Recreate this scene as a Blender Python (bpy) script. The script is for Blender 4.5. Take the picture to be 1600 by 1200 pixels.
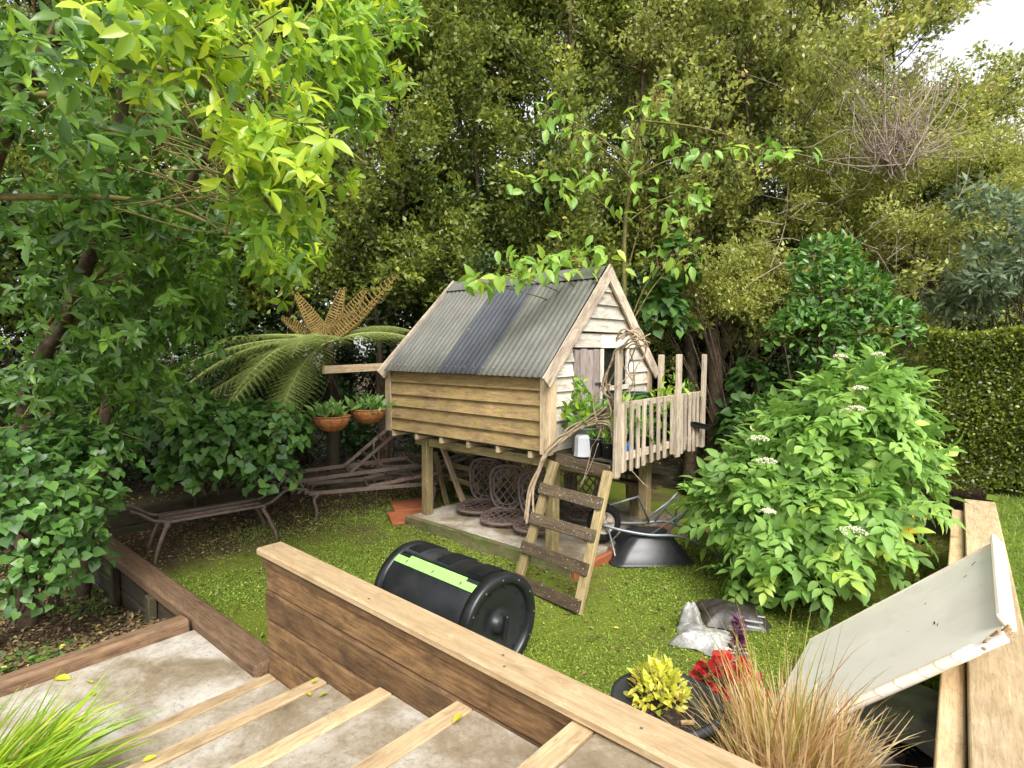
import bpy, math, random
import numpy as np
from mathutils import Matrix, Vector, Quaternion
S = bpy.context.scene
for o in list(bpy.data.objects): bpy.data.objects.remove(o)

# ------------------------------------------------------------------ camera, sky, sun, exposure
CAM_H = 2.2; YAW = math.radians(40.96); PITCH = math.atan(59/909.); FOC = 909.
cam = bpy.data.cameras.new('camera'); cam.sensor_width = 36; cam.lens = FOC/1600*36; cam.clip_start = .05; cam.clip_end = 600
camo = bpy.data.objects.new('camera', cam); S.collection.objects.link(camo)
camo.location = (0, 0, CAM_H); camo.rotation_euler = (math.pi/2-PITCH, 0, YAW); S.camera = camo
SUN_EL = math.radians(48); SUN_AZ = math.atan2(.78, -.58)
w = bpy.data.worlds.new('World'); S.world = w; w.use_nodes = True
nt = w.node_tree; nt.nodes.clear()
sky = nt.nodes.new('ShaderNodeTexSky'); sky.sky_type = 'NISHITA'; sky.sun_disc = False
sky.sun_elevation = SUN_EL; sky.sun_rotation = SUN_AZ; sky.air_density = 1.0; sky.dust_density = 1.5; sky.ozone_density = 1.0
hs = nt.nodes.new('ShaderNodeHueSaturation'); hs.inputs['Saturation'].default_value = .16
bg = nt.nodes.new('ShaderNodeBackground'); bg.inputs['Strength'].default_value = .15
wo = nt.nodes.new('ShaderNodeOutputWorld')
nt.links.new(sky.outputs[0], hs.inputs['Color']); nt.links.new(hs.outputs[0], bg.inputs[0]); nt.links.new(bg.outputs[0], wo.inputs[0])
sl = bpy.data.lights.new('sun', 'SUN'); sl.energy = 2.4; sl.angle = math.radians(32); sl.color = (1, .975, .93)
so = bpy.data.objects.new('sun', sl); S.collection.objects.link(so)
sd = Vector((math.sin(SUN_AZ)*math.cos(SUN_EL), math.cos(SUN_AZ)*math.cos(SUN_EL), math.sin(SUN_EL)))
so.rotation_euler = sd.to_track_quat('Z', 'Y').to_euler(); so.location = (0, 0, 12)
S.view_settings.view_transform = 'Standard'; S.view_settings.look = 'None'; S.view_settings.gamma = 1
S.view_settings.use_curve_mapping = False; S.view_settings.exposure = 1.2
S.render.engine = 'CYCLES'
cy = S.cycles; cy.max_bounces = 6; cy.diffuse_bounces = 4; cy.use_adaptive_sampling = True; cy.adaptive_threshold = .03; cy.glossy_bounces = 2; cy.transmission_bounces = 4; cy.transparent_max_bounces = 4
cy.caustics_reflective = False; cy.caustics_refractive = False

# ------------------------------------------------------------------ helpers
rng = np.random.default_rng(7); R = random.Random(5)
def vec(*a): return np.array(a, float)
def unit(a): a = np.asarray(a, float); return a/np.maximum(np.linalg.norm(a, axis=-1, keepdims=True), 1e-9)
_c, _s = math.cos(PITCH), math.sin(PITCH)
XD = (math.cos(YAW), -math.sin(YAW)); YD = (math.sin(YAW), math.cos(YAW))
def _ray(x, y):
    a = (x-800)/FOC; b = -(y-600)/FOC; fw = _c+_s*b; up = -_s+_c*b
    return np.array([a*XD[0]+fw*XD[1], a*YD[0]+fw*YD[1], up]), fw
CP = np.array([0, 0, CAM_H])
def at(x, y, d): r, f = _ray(x, y); return CP+r*(d/f)            # point at ground distance d
def az(x, y, z): r, f = _ray(x, y); return CP+r*((z-CAM_H)/r[2])  # point on a level
def wm(o):
    return (wm(o.parent) @ o.matrix_parent_inverse @ o.matrix_basis) if o.parent else o.matrix_basis.copy()
def link(o, parent=None):
    S.collection.objects.link(o)
    if parent is not None:
        o.parent = parent; o.matrix_parent_inverse = wm(parent).inverted()
    return o
def tag(o, label=None, cat=None, group=None, kind=None):
    if label: o['label'] = label
    if cat: o['category'] = cat
    if group: o['group'] = group
    if kind: o['kind'] = kind
    return o
def thing(name, label, cat, loc=(0, 0, 0), group=None):
    o = bpy.data.objects.new(name, None); o.empty_display_size = .1; o.location = loc
    return tag(link(o), label, cat, group)
def npmesh(name, V, F, mat, tint=None, smooth=False):
    V = np.ascontiguousarray(V, np.float32); F = np.ascontiguousarray(F, np.int32); k = F.shape[1]
    me = bpy.data.meshes.new(name); me.vertices.add(len(V)); me.vertices.foreach_set('co', V.ravel())
    me.loops.add(F.size); me.loops.foreach_set('vertex_index', F.ravel())
    me.polygons.add(len(F)); me.polygons.foreach_set('loop_start', np.arange(0, F.size, k, dtype=np.int32))
    if smooth: me.polygons.foreach_set('use_smooth', np.ones(len(F), bool))
    if tint is not None:
        a = me.attributes.new('tint', 'FLOAT', 'POINT'); a.data.foreach_set('value', np.ascontiguousarray(tint, np.float32))
    me.update(calc_edges=True); me.validate(); me.materials.append(mat); return me
def pymesh(name, V, F, mat, smooth=False):
    me = bpy.data.meshes.new(name); me.from_pydata([tuple(map(float, v)) for v in V], [], [tuple(f) for f in F])
    me.materials.append(mat)
    if smooth: me.polygons.foreach_set('use_smooth', [True]*len(me.polygons))
    me.update(); return me
def add(name, me, parent=None, M=None):
    o = bpy.data.objects.new(name, me)
    if M is not None: o.matrix_basis = M
    return link(o, parent)
def frame(c, x, y):
    x = Vector(x).normalized(); y = Vector(y); z = x.cross(y).normalized(); y = z.cross(x)
    M = Matrix((x, y, z)).transposed().to_4x4(); M.translation = Vector(c); return M
def chbox(L, W, T, c=.004):
    h = np.array([L, W, T])/2; c = min(c, min(L, W, T)*.3); V = []; idx = {}
    for sx in (-1, 1):
        for sy in (-1, 1):
            for sz in (-1, 1):
                s = np.array([sx, sy, sz])
                for a in range(3):
                    p = s*(h-c); p[a] = s[a]*h[a]; idx[(sx, sy, sz, a)] = len(V); V.append(p)
    F = []; g = lambda s, a: idx[(s[0], s[1], s[2], a)]
    for a in range(3):
        b, d = (a+1) % 3, (a+2) % 3
        for sg in (-1, 1):
            q = []
            for (u, v) in ((-1, -1), (1, -1), (1, 1), (-1, 1)):
                s = [0]*3; s[a] = sg; s[b] = u; s[d] = v; q.append(g(s, a))
            F.append(q if sg > 0 else q[::-1])
        for u in (-1, 1):
            for v in (-1, 1):
                s0 = [0]*3; s1 = [0]*3; s0[b] = s1[b] = u; s0[d] = s1[d] = v; s0[a] = -1; s1[a] = 1
                q = [g(s0, b), g(s1, b), g(s1, d), g(s0, d)]; F.append(q if u*v > 0 else q[::-1])
    for sx in (-1, 1):
        for sy in (-1, 1):
            for sz in (-1, 1):
                s = (sx, sy, sz); q = [g(s, 0), g(s, 1), g(s, 2)]; F.append(q if sx*sy*sz > 0 else q[::-1])
    return np.array(V), F
def board(name, c, x, y, dims, mat, parent=None, ch=.004, jit=.0015):
    V, F = chbox(*dims, ch)
    if jit: V = V+np.array([[R.uniform(-jit, jit) for _ in range(3)] for _ in V])
    return add(name, pymesh(name, V, F, mat), parent, frame(c, x, y))
def bar(name, p0, p1, w, t, mat, parent=None, up=(0, 0, 1), ch=.004, jit=.0015):
    p0 = Vector(p0); p1 = Vector(p1); x = p1-p0
    return board(name, (p0+p1)/2, x, Vector(up), (x.length, w, t), mat, parent, ch, jit)
class MB:
    def __init__(s): s.V = []; s.F = []
    def add(s, V, F):
        o = len(s.V); s.V += [tuple(v) for v in V]; s.F += [tuple(i+o for i in f) for f in F]; return s
    def box(s, c, x, y, dims, ch=.003):
        V, F = chbox(*dims, ch); M = frame(c, x, y); return s.add([M @ Vector(v) for v in V], F)
    def bar(s, p0, p1, w, t, up=(0, 0, 1), ch=.003):
        p0 = Vector(p0); p1 = Vector(p1); return s.box((p0+p1)/2, p1-p0, Vector(up), ((p1-p0).length, w, t), ch)
    def tube(s, path, r, k=8, closed=False, cap=True):
        V, F = tube(path, r, k, closed); n = len(V)
        F = [tuple(f) for f in F]
        if cap and not closed: F += [tuple(range(k))[::-1], tuple(range(n-k, n))]
        return s.add(V, F)
    def lathe(s, prof, k=24, M=None):
        V = []; F = []
        for (r, z) in prof:
            for i in range(k): a = 2*math.pi*i/k; V.append(Vector((r*math.cos(a), r*math.sin(a), z)))
        for j in range(len(prof)-1):
            for i in range(k): F.append((j*k+i, j*k+(i+1) % k, (j+1)*k+(i+1) % k, (j+1)*k+i))
        if M: V = [M @ v for v in V]
        return s.add(V, F)
    def prism(s, poly, M, t):
        n = len(poly); V = [M @ Vector((p[0], p[1], -t/2)) for p in poly]+[M @ Vector((p[0], p[1], t/2)) for p in poly]
        F = [tuple(range(n))[::-1], tuple(range(n, 2*n))]+[(i, (i+1) % n, n+(i+1) % n, n+i) for i in range(n)]
        return s.add(V, F)
    def build(s, name, mat, parent=None, smooth=False, M=None): return add(name, pymesh(name, s.V, s.F, mat, smooth), parent, M)
def tube(path, r, k=6, closed=False):
    P = np.asarray(path, float); n = len(P); r = np.broadcast_to(np.asarray(r, float), (n,))
    T = (np.roll(P, -1, 0)-np.roll(P, 1, 0)) if closed else np.gradient(P, axis=0)
    T = unit(T); ref = vec(0, 0, 1) if abs(T[0][2]) < .9 else vec(1, 0, 0); u = unit(np.cross(T[0], ref)); U = []
    for t in T: u = unit(u-t*np.dot(u, t)); U.append(u)
    U = np.array(U); W = np.cross(T, U); a = np.linspace(0, 2*math.pi, k, endpoint=False)
    V = P[:, None]+r[:, None, None]*(np.cos(a)[None, :, None]*U[:, None]+np.sin(a)[None, :, None]*W[:, None])
    m = n if closed else n-1; j, i = np.meshgrid(np.arange(m), np.arange(k), indexing='ij'); j2 = (j+1) % n; i2 = (i+1) % k
    return V.reshape(-1, 3), np.stack([j*k+i, j*k+i2, j2*k+i2, j2*k+i], -1).reshape(-1, 4)
def tubes(items, k=6):
    Vs = []; Fs = []; o = 0
    for p, r in items:
        V, F = tube(p, r, k); Vs.append(V); Fs.append(F+o); o += len(V)
    return np.concatenate(Vs), np.concatenate(Fs)
def curve(pts, n=16):
    P = np.array(pts, float)
    if len(P) == 2: return np.linspace(P[0], P[1], n)
    Q = np.vstack([2*P[0]-P[1], P, 2*P[-1]-P[-2]]); out = []; m = len(P)-1
    for t in np.linspace(0, m-1e-6, n):
        i = int(t); f = t-i; a, b, c, d = Q[i:i+4]
        out.append(.5*(2*b+(c-a)*f+(2*a-5*b+4*c-d)*f*f+(3*b-a-3*c+d)*f**3))
    return np.array(out)

# ------------------------------------------------------------------ materials
class NT:
    def __init__(s, name):
        s.m = bpy.data.materials.new(name); s.m.use_nodes = True; s.t = s.m.node_tree; s.t.nodes.clear()
        s.out = s.n('ShaderNodeOutputMaterial')
    def n(s, t, **kw):
        x = s.t.nodes.new(t)
        for k, v in kw.items():
            if hasattr(x, k) and k not in x.inputs: setattr(x, k, v)
            else: x.inputs[k].default_value = v
        return x
    def l(s, a, b): s.t.links.new(a, b)
    def ramp(s, fac, stops):
        r = s.n('ShaderNodeValToRGB'); e = r.color_ramp.elements
        while len(e) < len(stops): e.new(.5)
        for el, (p, c) in zip(e, stops): el.position = p; el.color = (c[0], c[1], c[2], 1) if hasattr(c, '__len__') else (c, c, c, 1)
        s.l(fac, r.inputs[0]); return r.outputs[0]
    def mix(s, f, a, b):
        m = s.n('ShaderNodeMix', data_type='RGBA')
        for v, i in ((f, 0), (a, 6), (b, 7)):
            if isinstance(v, bpy.types.NodeSocket): s.l(v, m.inputs[i])
            else: m.inputs[i].default_value = v if i == 0 else (*v, 1)
        return m.outputs[2]
    def math(s, op, a, b=None):
        m = s.n('ShaderNodeMath', operation=op)
        for i, v in enumerate((a, b)):
            if v is None: continue
            if isinstance(v, bpy.types.NodeSocket): s.l(v, m.inputs[i])
            else: m.inputs[i].default_value = v
        return m.outputs[0]
    def coords(s, scale=(1, 1, 1), kind='Object', rand=True):
        tc = s.n('ShaderNodeTexCoord'); mp = s.n('ShaderNodeMapping'); mp.inputs['Scale'].default_value = scale
        s.l(tc.outputs[kind], mp.inputs[0])
        if rand:
            oi = s.n('ShaderNodeObjectInfo'); k = s.math('MULTIPLY', oi.outputs['Random'], 57.)
            cb = s.n('ShaderNodeCombineXYZ'); s.l(k, cb.inputs[0]); s.l(k, cb.inputs[1]); s.l(k, cb.inputs[2]); s.l(cb.outputs[0], mp.inputs['Location'])
        return mp.outputs[0]
    def noise(s, co, scale, detail=4, rough=.55, dist=0.):
        x = s.n('ShaderNodeTexNoise'); x.inputs['Scale'].default_value = scale; x.inputs['Detail'].default_value = detail
        x.inputs['Roughness'].default_value = rough; x.inputs['Distortion'].default_value = dist
        s.l(co, x.inputs['Vector']); return x.outputs['Fac']
    def bsdf(s, col, rough=.6, spec=.4, bump=None, bs=.3, bd=.003, metal=0., **kw):
        b = s.n('ShaderNodeBsdfPrincipled'); b.inputs['Roughness'].default_value = rough if not isinstance(rough, bpy.types.NodeSocket) else .5
        if isinstance(rough, bpy.types.NodeSocket): s.l(rough, b.inputs['Roughness'])
        b.inputs['Specular IOR Level'].default_value = spec; b.inputs['Metallic'].default_value = metal
        for k, v in kw.items(): b.inputs[k].default_value = v
        if isinstance(col, bpy.types.NodeSocket): s.l(col, b.inputs['Base Color'])
        else: b.inputs['Base Color'].default_value = (*col, 1)
        if bump is not None:
            bm = s.n('ShaderNodeBump'); bm.inputs['Strength'].default_value = bs; bm.inputs['Distance'].default_value = bd
            s.l(bump, bm.inputs['Height']); s.l(bm.outputs[0], b.inputs['Normal'])
        s.l(b.outputs[0], s.out.inputs[0]); s.b = b; return b
def wood(name, light, mid, dark, stain=None, st=.5, algae=None, al=.5, rough=.75, spots=0., grain=1.):
    N = NT(name); g = N.coords((2.0*grain, 34*grain, 34*grain)); g2 = N.coords((1, 5, 5)); pl = N.coords((1, 1, 1))
    f = N.noise(g, 2.2, 6, .65, .6); fine = N.noise(g, 9, 4, .6)
    col = N.ramp(f, [(.28, dark), (.5, mid), (.72, light)])
    ring = N.noise(g2, 1.6, 3, .5, 2.2); col = N.mix(N.math('MULTIPLY', N.ramp(ring, [(.42, 0), (.5, 1), (.58, 0)]), .45), col, mid)
    oi = N.n('ShaderNodeObjectInfo'); v = N.n('ShaderNodeHueSaturation'); N.l(col, v.inputs['Color'])
    N.l(N.math('ADD', N.math('MULTIPLY', oi.outputs['Random'], .55), .72), v.inputs['Value']); col = v.outputs[0]
    if stain:
        a = N.noise(N.coords((1, 2.2, 2.2)), 3.1, 6, .7, .4); col = N.mix(N.math('MULTIPLY', N.ramp(a, [(1-st-.12, 0), (1-st+.16, 1)]), .8), col, stain)
    if algae:
        a = N.noise(pl, 4.3, 5, .65); col = N.mix(N.math('MULTIPLY', N.ramp(a, [(1-al-.1, 0), (1-al+.2, 1)]), .75), col, algae)
    if spots:
        a = N.noise(pl, 60, 2, .5); col = N.mix(N.ramp(a, [(.66, 0), (.72, 1)]), col, (.42, .42, .36))
    kn = N.n('ShaderNodeTexVoronoi'); kn.inputs['Scale'].default_value = 1.; N.l(N.coords((1.9, 7, 7)), kn.inputs['Vector']); col = N.mix(N.math('MULTIPLY', N.ramp(kn.outputs['Distance'], [(.05, 1), (.13, .35), (.2, 0)]), .6), col, [c*.55 for c in dark])
    mo = N.noise(N.coords((2.6, 7, 7)), 2.4, 8, .78, .5); col = N.mix(N.math('MULTIPLY', N.ramp(mo, [(.50, 0), (.66, 1)]), .62), col, [c*.75 for c in dark]); col = N.mix(N.math('MULTIPLY', N.ramp(mo, [(.30, 1), (.44, 0)]), .35), col, [min(1, c*1.25) for c in light])
    crack = N.ramp(fine, [(.25, 0), (.36, 1)]); col = N.mix(crack, [c*.35 for c in dark], col)
    N.bsdf(col, rough, .25, N.math('ADD', f, fine), .5, .002); return N.m
def plain(name, col, rough=.5, spec=.4, var=.2, sc=8, metal=0., dirt=None, bump=.15):
    N = NT(name); co = N.coords(); f = N.noise(co, sc, 5, .6)
    c = N.mix(N.ramp(f, [(.3, 0), (.7, 1)]), [x*(1-var) for x in col], [min(1, x*(1+var)) for x in col])
    if dirt: c = N.mix(N.ramp(N.noise(co, sc*.6, 6, .7), [(.52, 0), (.68, 1)]), c, dirt)
    r = N.n('ShaderNodeMapRange'); N.l(f, r.inputs[0]); r.inputs[3].default_value = max(.05, rough-.12); r.inputs[4].default_value = min(1, rough+.12)
    N.bsdf(c, r.outputs[0], spec, N.noise(co, sc*9, 3), bump, .002, metal); return N.m
def leafmat(name, stops, src='attr', rough=.42, trans=.35, spec=.45):
    N = NT(name)
    if src == 'attr': a = N.n('ShaderNodeAttribute'); a.attribute_name = 'tint'; f = a.outputs['Fac']
    else: f = N.n('ShaderNodeObjectInfo').outputs['Random']
    c = N.ramp(f, stops); gm = N.n('ShaderNodeNewGeometry'); c2 = N.mix(N.math('MULTIPLY', gm.outputs['Backfacing'], .16), c, (.16, .22, .10))
    b = N.n('ShaderNodeBsdfPrincipled'); b.inputs['Roughness'].default_value = rough; b.inputs['Specular IOR Level'].default_value = spec; N.l(c2, b.inputs['Base Color'])
    t = N.n('ShaderNodeBsdfTranslucent'); h = N.n('ShaderNodeHueSaturation'); h.inputs['Value'].default_value = 1.5; h.inputs['Hue'].default_value = .495; N.l(c, h.inputs['Color']); N.l(h.outputs[0], t.inputs[0])
    m = N.n('ShaderNodeMixShader'); m.inputs[0].default_value = trans; N.l(b.outputs[0], m.inputs[1]); N.l(t.outputs[0], m.inputs[2]); N.l(m.outputs[0], N.out.inputs[0]); return N.m
M_side = wood('weatherboard_golden', (.47, .335, .165), (.34, .225, .098), (.165, .10, .043), (.17, .12, .075), .44, (.33, .28, .07), .42)
M_front = wood('weatherboard_silvered', (.70, .65, .56), (.57, .51, .425), (.30, .25, .19), (.17, .13, .095), .36)
M_barge = wood('barge_flaking', (.64, .56, .45), (.54, .44, .33), (.30, .21, .15), (.11, .065, .045), .40)
M_trim = wood('corner_board_pine', (.58, .47, .32), (.44, .33, .20), (.24, .16, .09), (.22, .15, .09), .3)
M_post = wood('post_olive_pine', (.40, .32, .16), (.28, .21, .10), (.13, .095, .045), (.10, .085, .04), .36, (.16, .17, .04), .34)
M_rung = wood('rung_dark_lichen', (.17, .12, .07), (.10, .07, .042), (.04, .028, .018), (.05, .04, .02), .4, (.13, .12, .05), .35, spots=1)
M_picket = wood('picket_grey', (.56, .47, .36), (.42, .34, .25), (.19, .14, .10), (.16, .11, .075), .32)
M_new = wood('new_pine', (.60, .455, .285), (.51, .365, .205), (.37, .24, .115), (.38, .28, .17), .32, rough=.6)
M_nose = wood('stair_nosing_pine', (.50, .385, .24), (.41, .295, .165), (.25, .165, .085), (.22, .15, .085), .38, rough=.65)
M_pboard = wood('wet_pine_board', (.27, .165, .075), (.18, .10, .043), (.06, .031, .015), (.045, .026, .014), .46, (.17, .19, .10), .26)
M_sleeper = wood('brown_sleeper', (.30, .195, .115), (.20, .12, .068), (.08, .046, .027), (.09, .055, .03), .35)
M_dark = wood('old_dark_timber', (.085, .065, .04), (.05, .038, .024), (.018, .013, .009), (.05, .055, .02), .4, (.05, .065, .018), .4)
M_rcap = wood('sawn_cap_timber', (.60, .48, .31), (.48, .36, .21), (.30, .20, .10), (.26, .21, .15), .34, rough=.7)
M_moss = wood('mossy_edge', (.20, .16, .09), (.13, .10, .05), (.05, .04, .02), (.07, .10, .02), .52, (.20, .22, .10), .45)
M_door = wood('door_grey_planks', (.44, .37, .31), (.31, .25, .22), (.14, .11, .10), (.42, .30, .16), .3)
M_bark = plain('bark', (.075, .05, .032), .9, .1, .5, 14, dirt=(.12, .12, .075), bump=.8)
M_barkL = plain('mossy_bark', (.17, .145, .055), .9, .1, .45, 18, dirt=(.16, .17, .03), bump=.8)
M_twig = plain('dead_twig', (.30, .235, .19), .9, .1, .3, 20)
M_vine = plain('vine_bark', (.30, .225, .145), .85, .15, .4, 22, dirt=(.12, .08, .05), bump=.8)
M_brown = plain('brown_cast_metal', (.13, .09, .075), .5, .4, .3, 20, dirt=(.17, .125, .09), bump=.4)
M_black = plain('black_plastic', (.016, .017, .019), .42, .45, .2, 6, dirt=(.03, .03, .03))
M_black2 = plain('black_plastic_rim', (.012, .013, .014), .35, .5, .2, 9)
M_tray = plain('barrow_tray', (.02, .02, .022), .38, .5, .3, 5, dirt=(.05, .045, .04))
M_rubber = plain('rubber', (.014, .013, .013), .8, .2, .3, 20)
M_galv = plain('galvanised', (.26, .28, .29), .45, .5, .25, 25, metal=.6)
M_rim = plain('wheel_rim', (.48, .43, .35), .6, .4, .25, 20, dirt=(.25, .12, .05))
M_lime = plain('lime_strip', (.30, .62, .16), .4, .4, .08, 6)
M_terra = plain('terracotta', (.33, .105, .045), .8, .2, .2, 9, dirt=(.22, .09, .045))
M_white = plain('white_plastic', (.38, .39, .40), .45, .4, .06, 7)
M_pot = plain('grey_black_pot', (.028, .029, .032), .5, .4, .25, 9)
M_trough = plain('green_trough', (.012, .055, .035), .4, .4, .2, 8)
M_yellow = plain('yellow_plastic', (.75, .32, .015), .5, .4, .15, 8)
M_blue = plain('blue_plastic', (.03, .22, .55), .4, .4, .1, 8)
M_laminate = plain('cream_laminate', (.86, .80, .70), .6, .2, .05, 2.2, dirt=(.76, .69, .58), bump=.03)
M_edge = plain('cream_rolled_edge', (.76, .66, .54), .45, .35, .08, 4, dirt=(.66, .54, .41), bump=.03)
M_chip = plain('particle_board', (.36, .24, .13), .95, .1, .4, 60, bump=.9)
M_ink = plain('dark_scuff', (.05, .05, .05), .8, .1, .2, 30)
M_bead = plain('metal_screw', (.35, .33, .3), .4, .5, .1, 30, metal=.8)
M_coir = plain('coir_liner', (.36, .135, .045), .95, .1, .4, 40, dirt=(.22, .085, .03), bump=1.)
M_wire = plain('dark_wire', (.04, .035, .03), .5, .4, .1, 30)
M_potsoil = plain('potting_mix', (.028, .02, .015), .95, .15, .6, 70, dirt=(.16, .11, .065), bump=1.)
M_cream = plain('cream_blossom', (.50, .49, .34), .8, .2, .15, 60)
M_rosy = plain('brown_seedhead', (.33, .17, .09), .9, .1, .4, 60)
def roofmat(name, col, dirt):
    N = NT(name); co = N.coords((1, 1, 1)); st = N.coords((6, 1, 1)); c = N.mix(N.ramp(N.noise(co, 3, 5, .6), [(.35, 0), (.7, 1)]), col, dirt)
    c = N.mix(N.math('MULTIPLY', N.ramp(N.noise(N.coords((1.6, .8, 1)), 5.5, 6, .75), [(.60, 0), (.72, 1)]), .55), c, (.30, .29, .24))
    c = N.mix(N.math('MULTIPLY', N.ramp(N.noise(st, 2.5, 4, .6), [(.5, 0), (.7, 1)]), .4), c, [x*.6 for x in col])
    N.bsdf(c, .58, .3, N.noise(co, 40, 3), .1, .001); return N.m
M_roof = roofmat('roof_green_grey', (.125, .124, .108), (.18, .176, .152)); M_roof2 = roofmat('roof_blue_grey', (.062, .066, .077), (.085, .09, .10))
def groundmat(name, stops, sc, dirt=None, lo=.5, hi=.62, rough=.95, fine=60, bd=.01):
    N = NT(name); co = N.coords(rand=False); f = N.noise(co, fine, 5, .7); c = N.ramp(f, stops)
    if dirt: c = N.mix(N.ramp(N.noise(co, sc, 6, .65, .3), [(lo, 0), (hi, 1)]), c, dirt)
    N.bsdf(c, rough, .15, N.noise(co, fine*1.6, 4, .7), .9, bd); return N.m
M_lawn = groundmat('moss_lawn', [(.3, (.05, .07, .012)), (.5, (.13, .165, .02)), (.7, (.24, .26, .04))], 1.1, (.10, .07, .038), .52, .66)
def lawn_soil(m):   # bare leafy soil shows along the back-left border
    t = m.node_tree; b = [n for n in t.nodes if n.type == 'BSDF_PRINCIPLED'][0]; src = b.inputs['Base Color'].links[0].from_socket
    N = NT.__new__(NT); N.m = m; N.t = t; co = N.coords(rand=False); sx = N.n('ShaderNodeSeparateXYZ'); N.l(co, sx.inputs[0])
    f = N.math('ADD', sx.outputs[0], N.math('MULTIPLY', N.noise(co, 2.5, 5, .7), 1.1)); c = N.mix(N.ramp(N.math('ADD', N.math('MULTIPLY', f, .5), 3.1), [(.12, 1), (.42, 0)]), src, (.065, .043, .026)); N.l(c, b.inputs['Base Color'])
lawn_soil(M_lawn)
M_soil = groundmat('leafy_soil', [(.3, (.018, .012, .008)), (.5, (.06, .04, .024)), (.72, (.16, .105, .06))], 1.5, (.03, .045, .012), .5, .65, fine=45)
M_ulawn = groundmat('upper_lawn', [(.3, (.05, .085, .01)), (.5, (.12, .19, .02)), (.7, (.26, .30, .05))], 1.2, (.14, .12, .06), .55, .7)
def concrete(name):
    N = NT(name); co = N.coords(); f = N.noise(co, 2.2, 7, .68, .3); c = N.ramp(f, [(.3, (.13, .095, .06)), (.45, (.24, .19, .125)), (.56, (.37, .325, .26)), (.72, (.52, .495, .45))])
    g = N.noise(co, 34, 5, .7); c = N.mix(N.math('MULTIPLY', N.ramp(g, [(.3, 1), (.48, 0)]), .55), c, (.12, .095, .065))
    c = N.mix(N.math('MULTIPLY', N.ramp(N.noise(co, 5.2, 5, .7), [(.6, 0), (.7, 1)]), .35), c, (.15, .16, .07))
    N.bsdf(c, .9, .2, N.math('ADD', g, N.noise(co, 110, 3, .6)), .6, .004); return N.m
M_conc = concrete('stained_concrete')
# ------------------------------------------------------------------ ground
def sheet(name, x0, x1, y0, y1, hfun, mat, step=.08, keep=None):
    xs = np.arange(x0, x1+step*.5, step); ys = np.arange(y0, y1+step*.5, step); X, Y = np.meshgrid(xs, ys, indexing='ij')
    Z = hfun(X, Y); V = np.stack([X, Y, Z], -1).reshape(-1, 3); n, m = X.shape
    i, j = np.meshgrid(np.arange(n-1), np.arange(m-1), indexing='ij'); F = np.stack([i*m+j, (i+1)*m+j, (i+1)*m+j+1, i*m+j+1], -1).reshape(-1, 4)
    if keep is not None: c = V[F].mean(1); F = F[keep(c[:, 0], c[:, 1])]
    return tag(add(name, npmesh(name, V, F, mat, smooth=True)), kind='structure')
def bumps(X, Y, a=.02, s=1.):
    return a*(np.sin(3.1*s*X+1.3*np.sin(2.3*s*Y))*np.cos(2.7*s*Y+.7)+.6*np.sin(7.3*s*X+2)*np.sin(6.1*s*Y+X*2)+.35*np.sin(17*s*X+Y*5)*np.cos(15*s*Y))
RW0 = vec(-.073, 2.65); RWD = unit(vec(-.332+.074, 7.095-2.698)); RWN = vec(RWD[1], -RWD[0])   # line of the right-hand wall, its outward normal
def right_of(X, Y): return (X-RW0[0])*RWN[0]+(Y-RW0[1])*RWN[1]
LAWN = lambda X, Y: bumps(X, Y, .016)+.05*np.exp(-((X+7.4)/.5)**2)
sheet('ground', -130, 130, -130, 130, lambda X, Y: -.62+0*X, M_soil, 20)
sheet('lawn', -7.68, .12, 1.72, 8.4, LAWN, M_lawn, .06)
BED = lambda X, Y: np.interp(X, [-9, -7.5, -6, -4.6, -4.3], [-.42, -.38, -.22, .06, .08])+bumps(X, Y, .02)
sheet('garden_bed', -14, -4.45, -5, 1.72, BED, M_soil, .12)
BANK = lambda X, Y: .26+bumps(X, Y, .03)+.02*np.maximum(0, Y-9)
sheet('back_bank', -26, 10, 1.7, 34, BANK, M_soil, .25, lambda x, y: (x < -7.7) | (y > 8.42))
ULAWN = lambda X, Y: .60+bumps(X, Y, .012)+.012*np.maximum(0, Y-4)
sheet('upper_lawn', -.6, 8, 2.0, 8.7, ULAWN, M_ulawn, .06, lambda x, y: right_of(x, y) > .21)

# ------------------------------------------------------------------ garden stairs
stairs = thing('garden_stairs', 'concrete garden stairs edged with pale pine nosings beside the timber side wall', 'stairs', (-3.4, .5, 0))
NX = [-3.39, -2.81, -2.24, -1.70, -1.10, -.50, .1]; NZ = [.175, .375, .545, .70, .875, 1.05, 1.06]
YA, YB = -2.2, 1.655
NX[5] = .3
for i in range(5):
    x0 = NX[i]+.05; x1 = NX[i+1]+.06; z = NZ[i]-.008
    V, F = chbox(x1-x0, YB-YA, .5, .006)
    add('concrete_tread', pymesh('concrete_tread', V, F, M_conc), stairs, Matrix.Translation(((x0+x1)/2, (YA+YB)/2, z-.25)))
    bar('nosing', (NX[i], YA, NZ[i]-.06+R.uniform(-.003, .003)), (NX[i]+R.uniform(-.01, .01), YB-.004, NZ[i]-.06), .12, .095, M_nose, stairs, (0, 0, 1), .008, .003)
V, F = chbox(1.10, YB-YA-.02, .4, .006); add('landing', pymesh('landing', V, F, M_conc), stairs, Matrix.Translation((-3.93, (YA+YB)/2-.01, .125-.2)))
sl_ = thing('landing_sleeper', 'rough brown sleeper edging the far side of the concrete landing', 'sleeper', (-4.5, .5, .1))
bar('timber', (-4.56, 1.585, .13), (-4.47, -1.6, .12), .16, .14, M_sleeper, sl_, (0, 0, 1), .02, .006)

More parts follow.
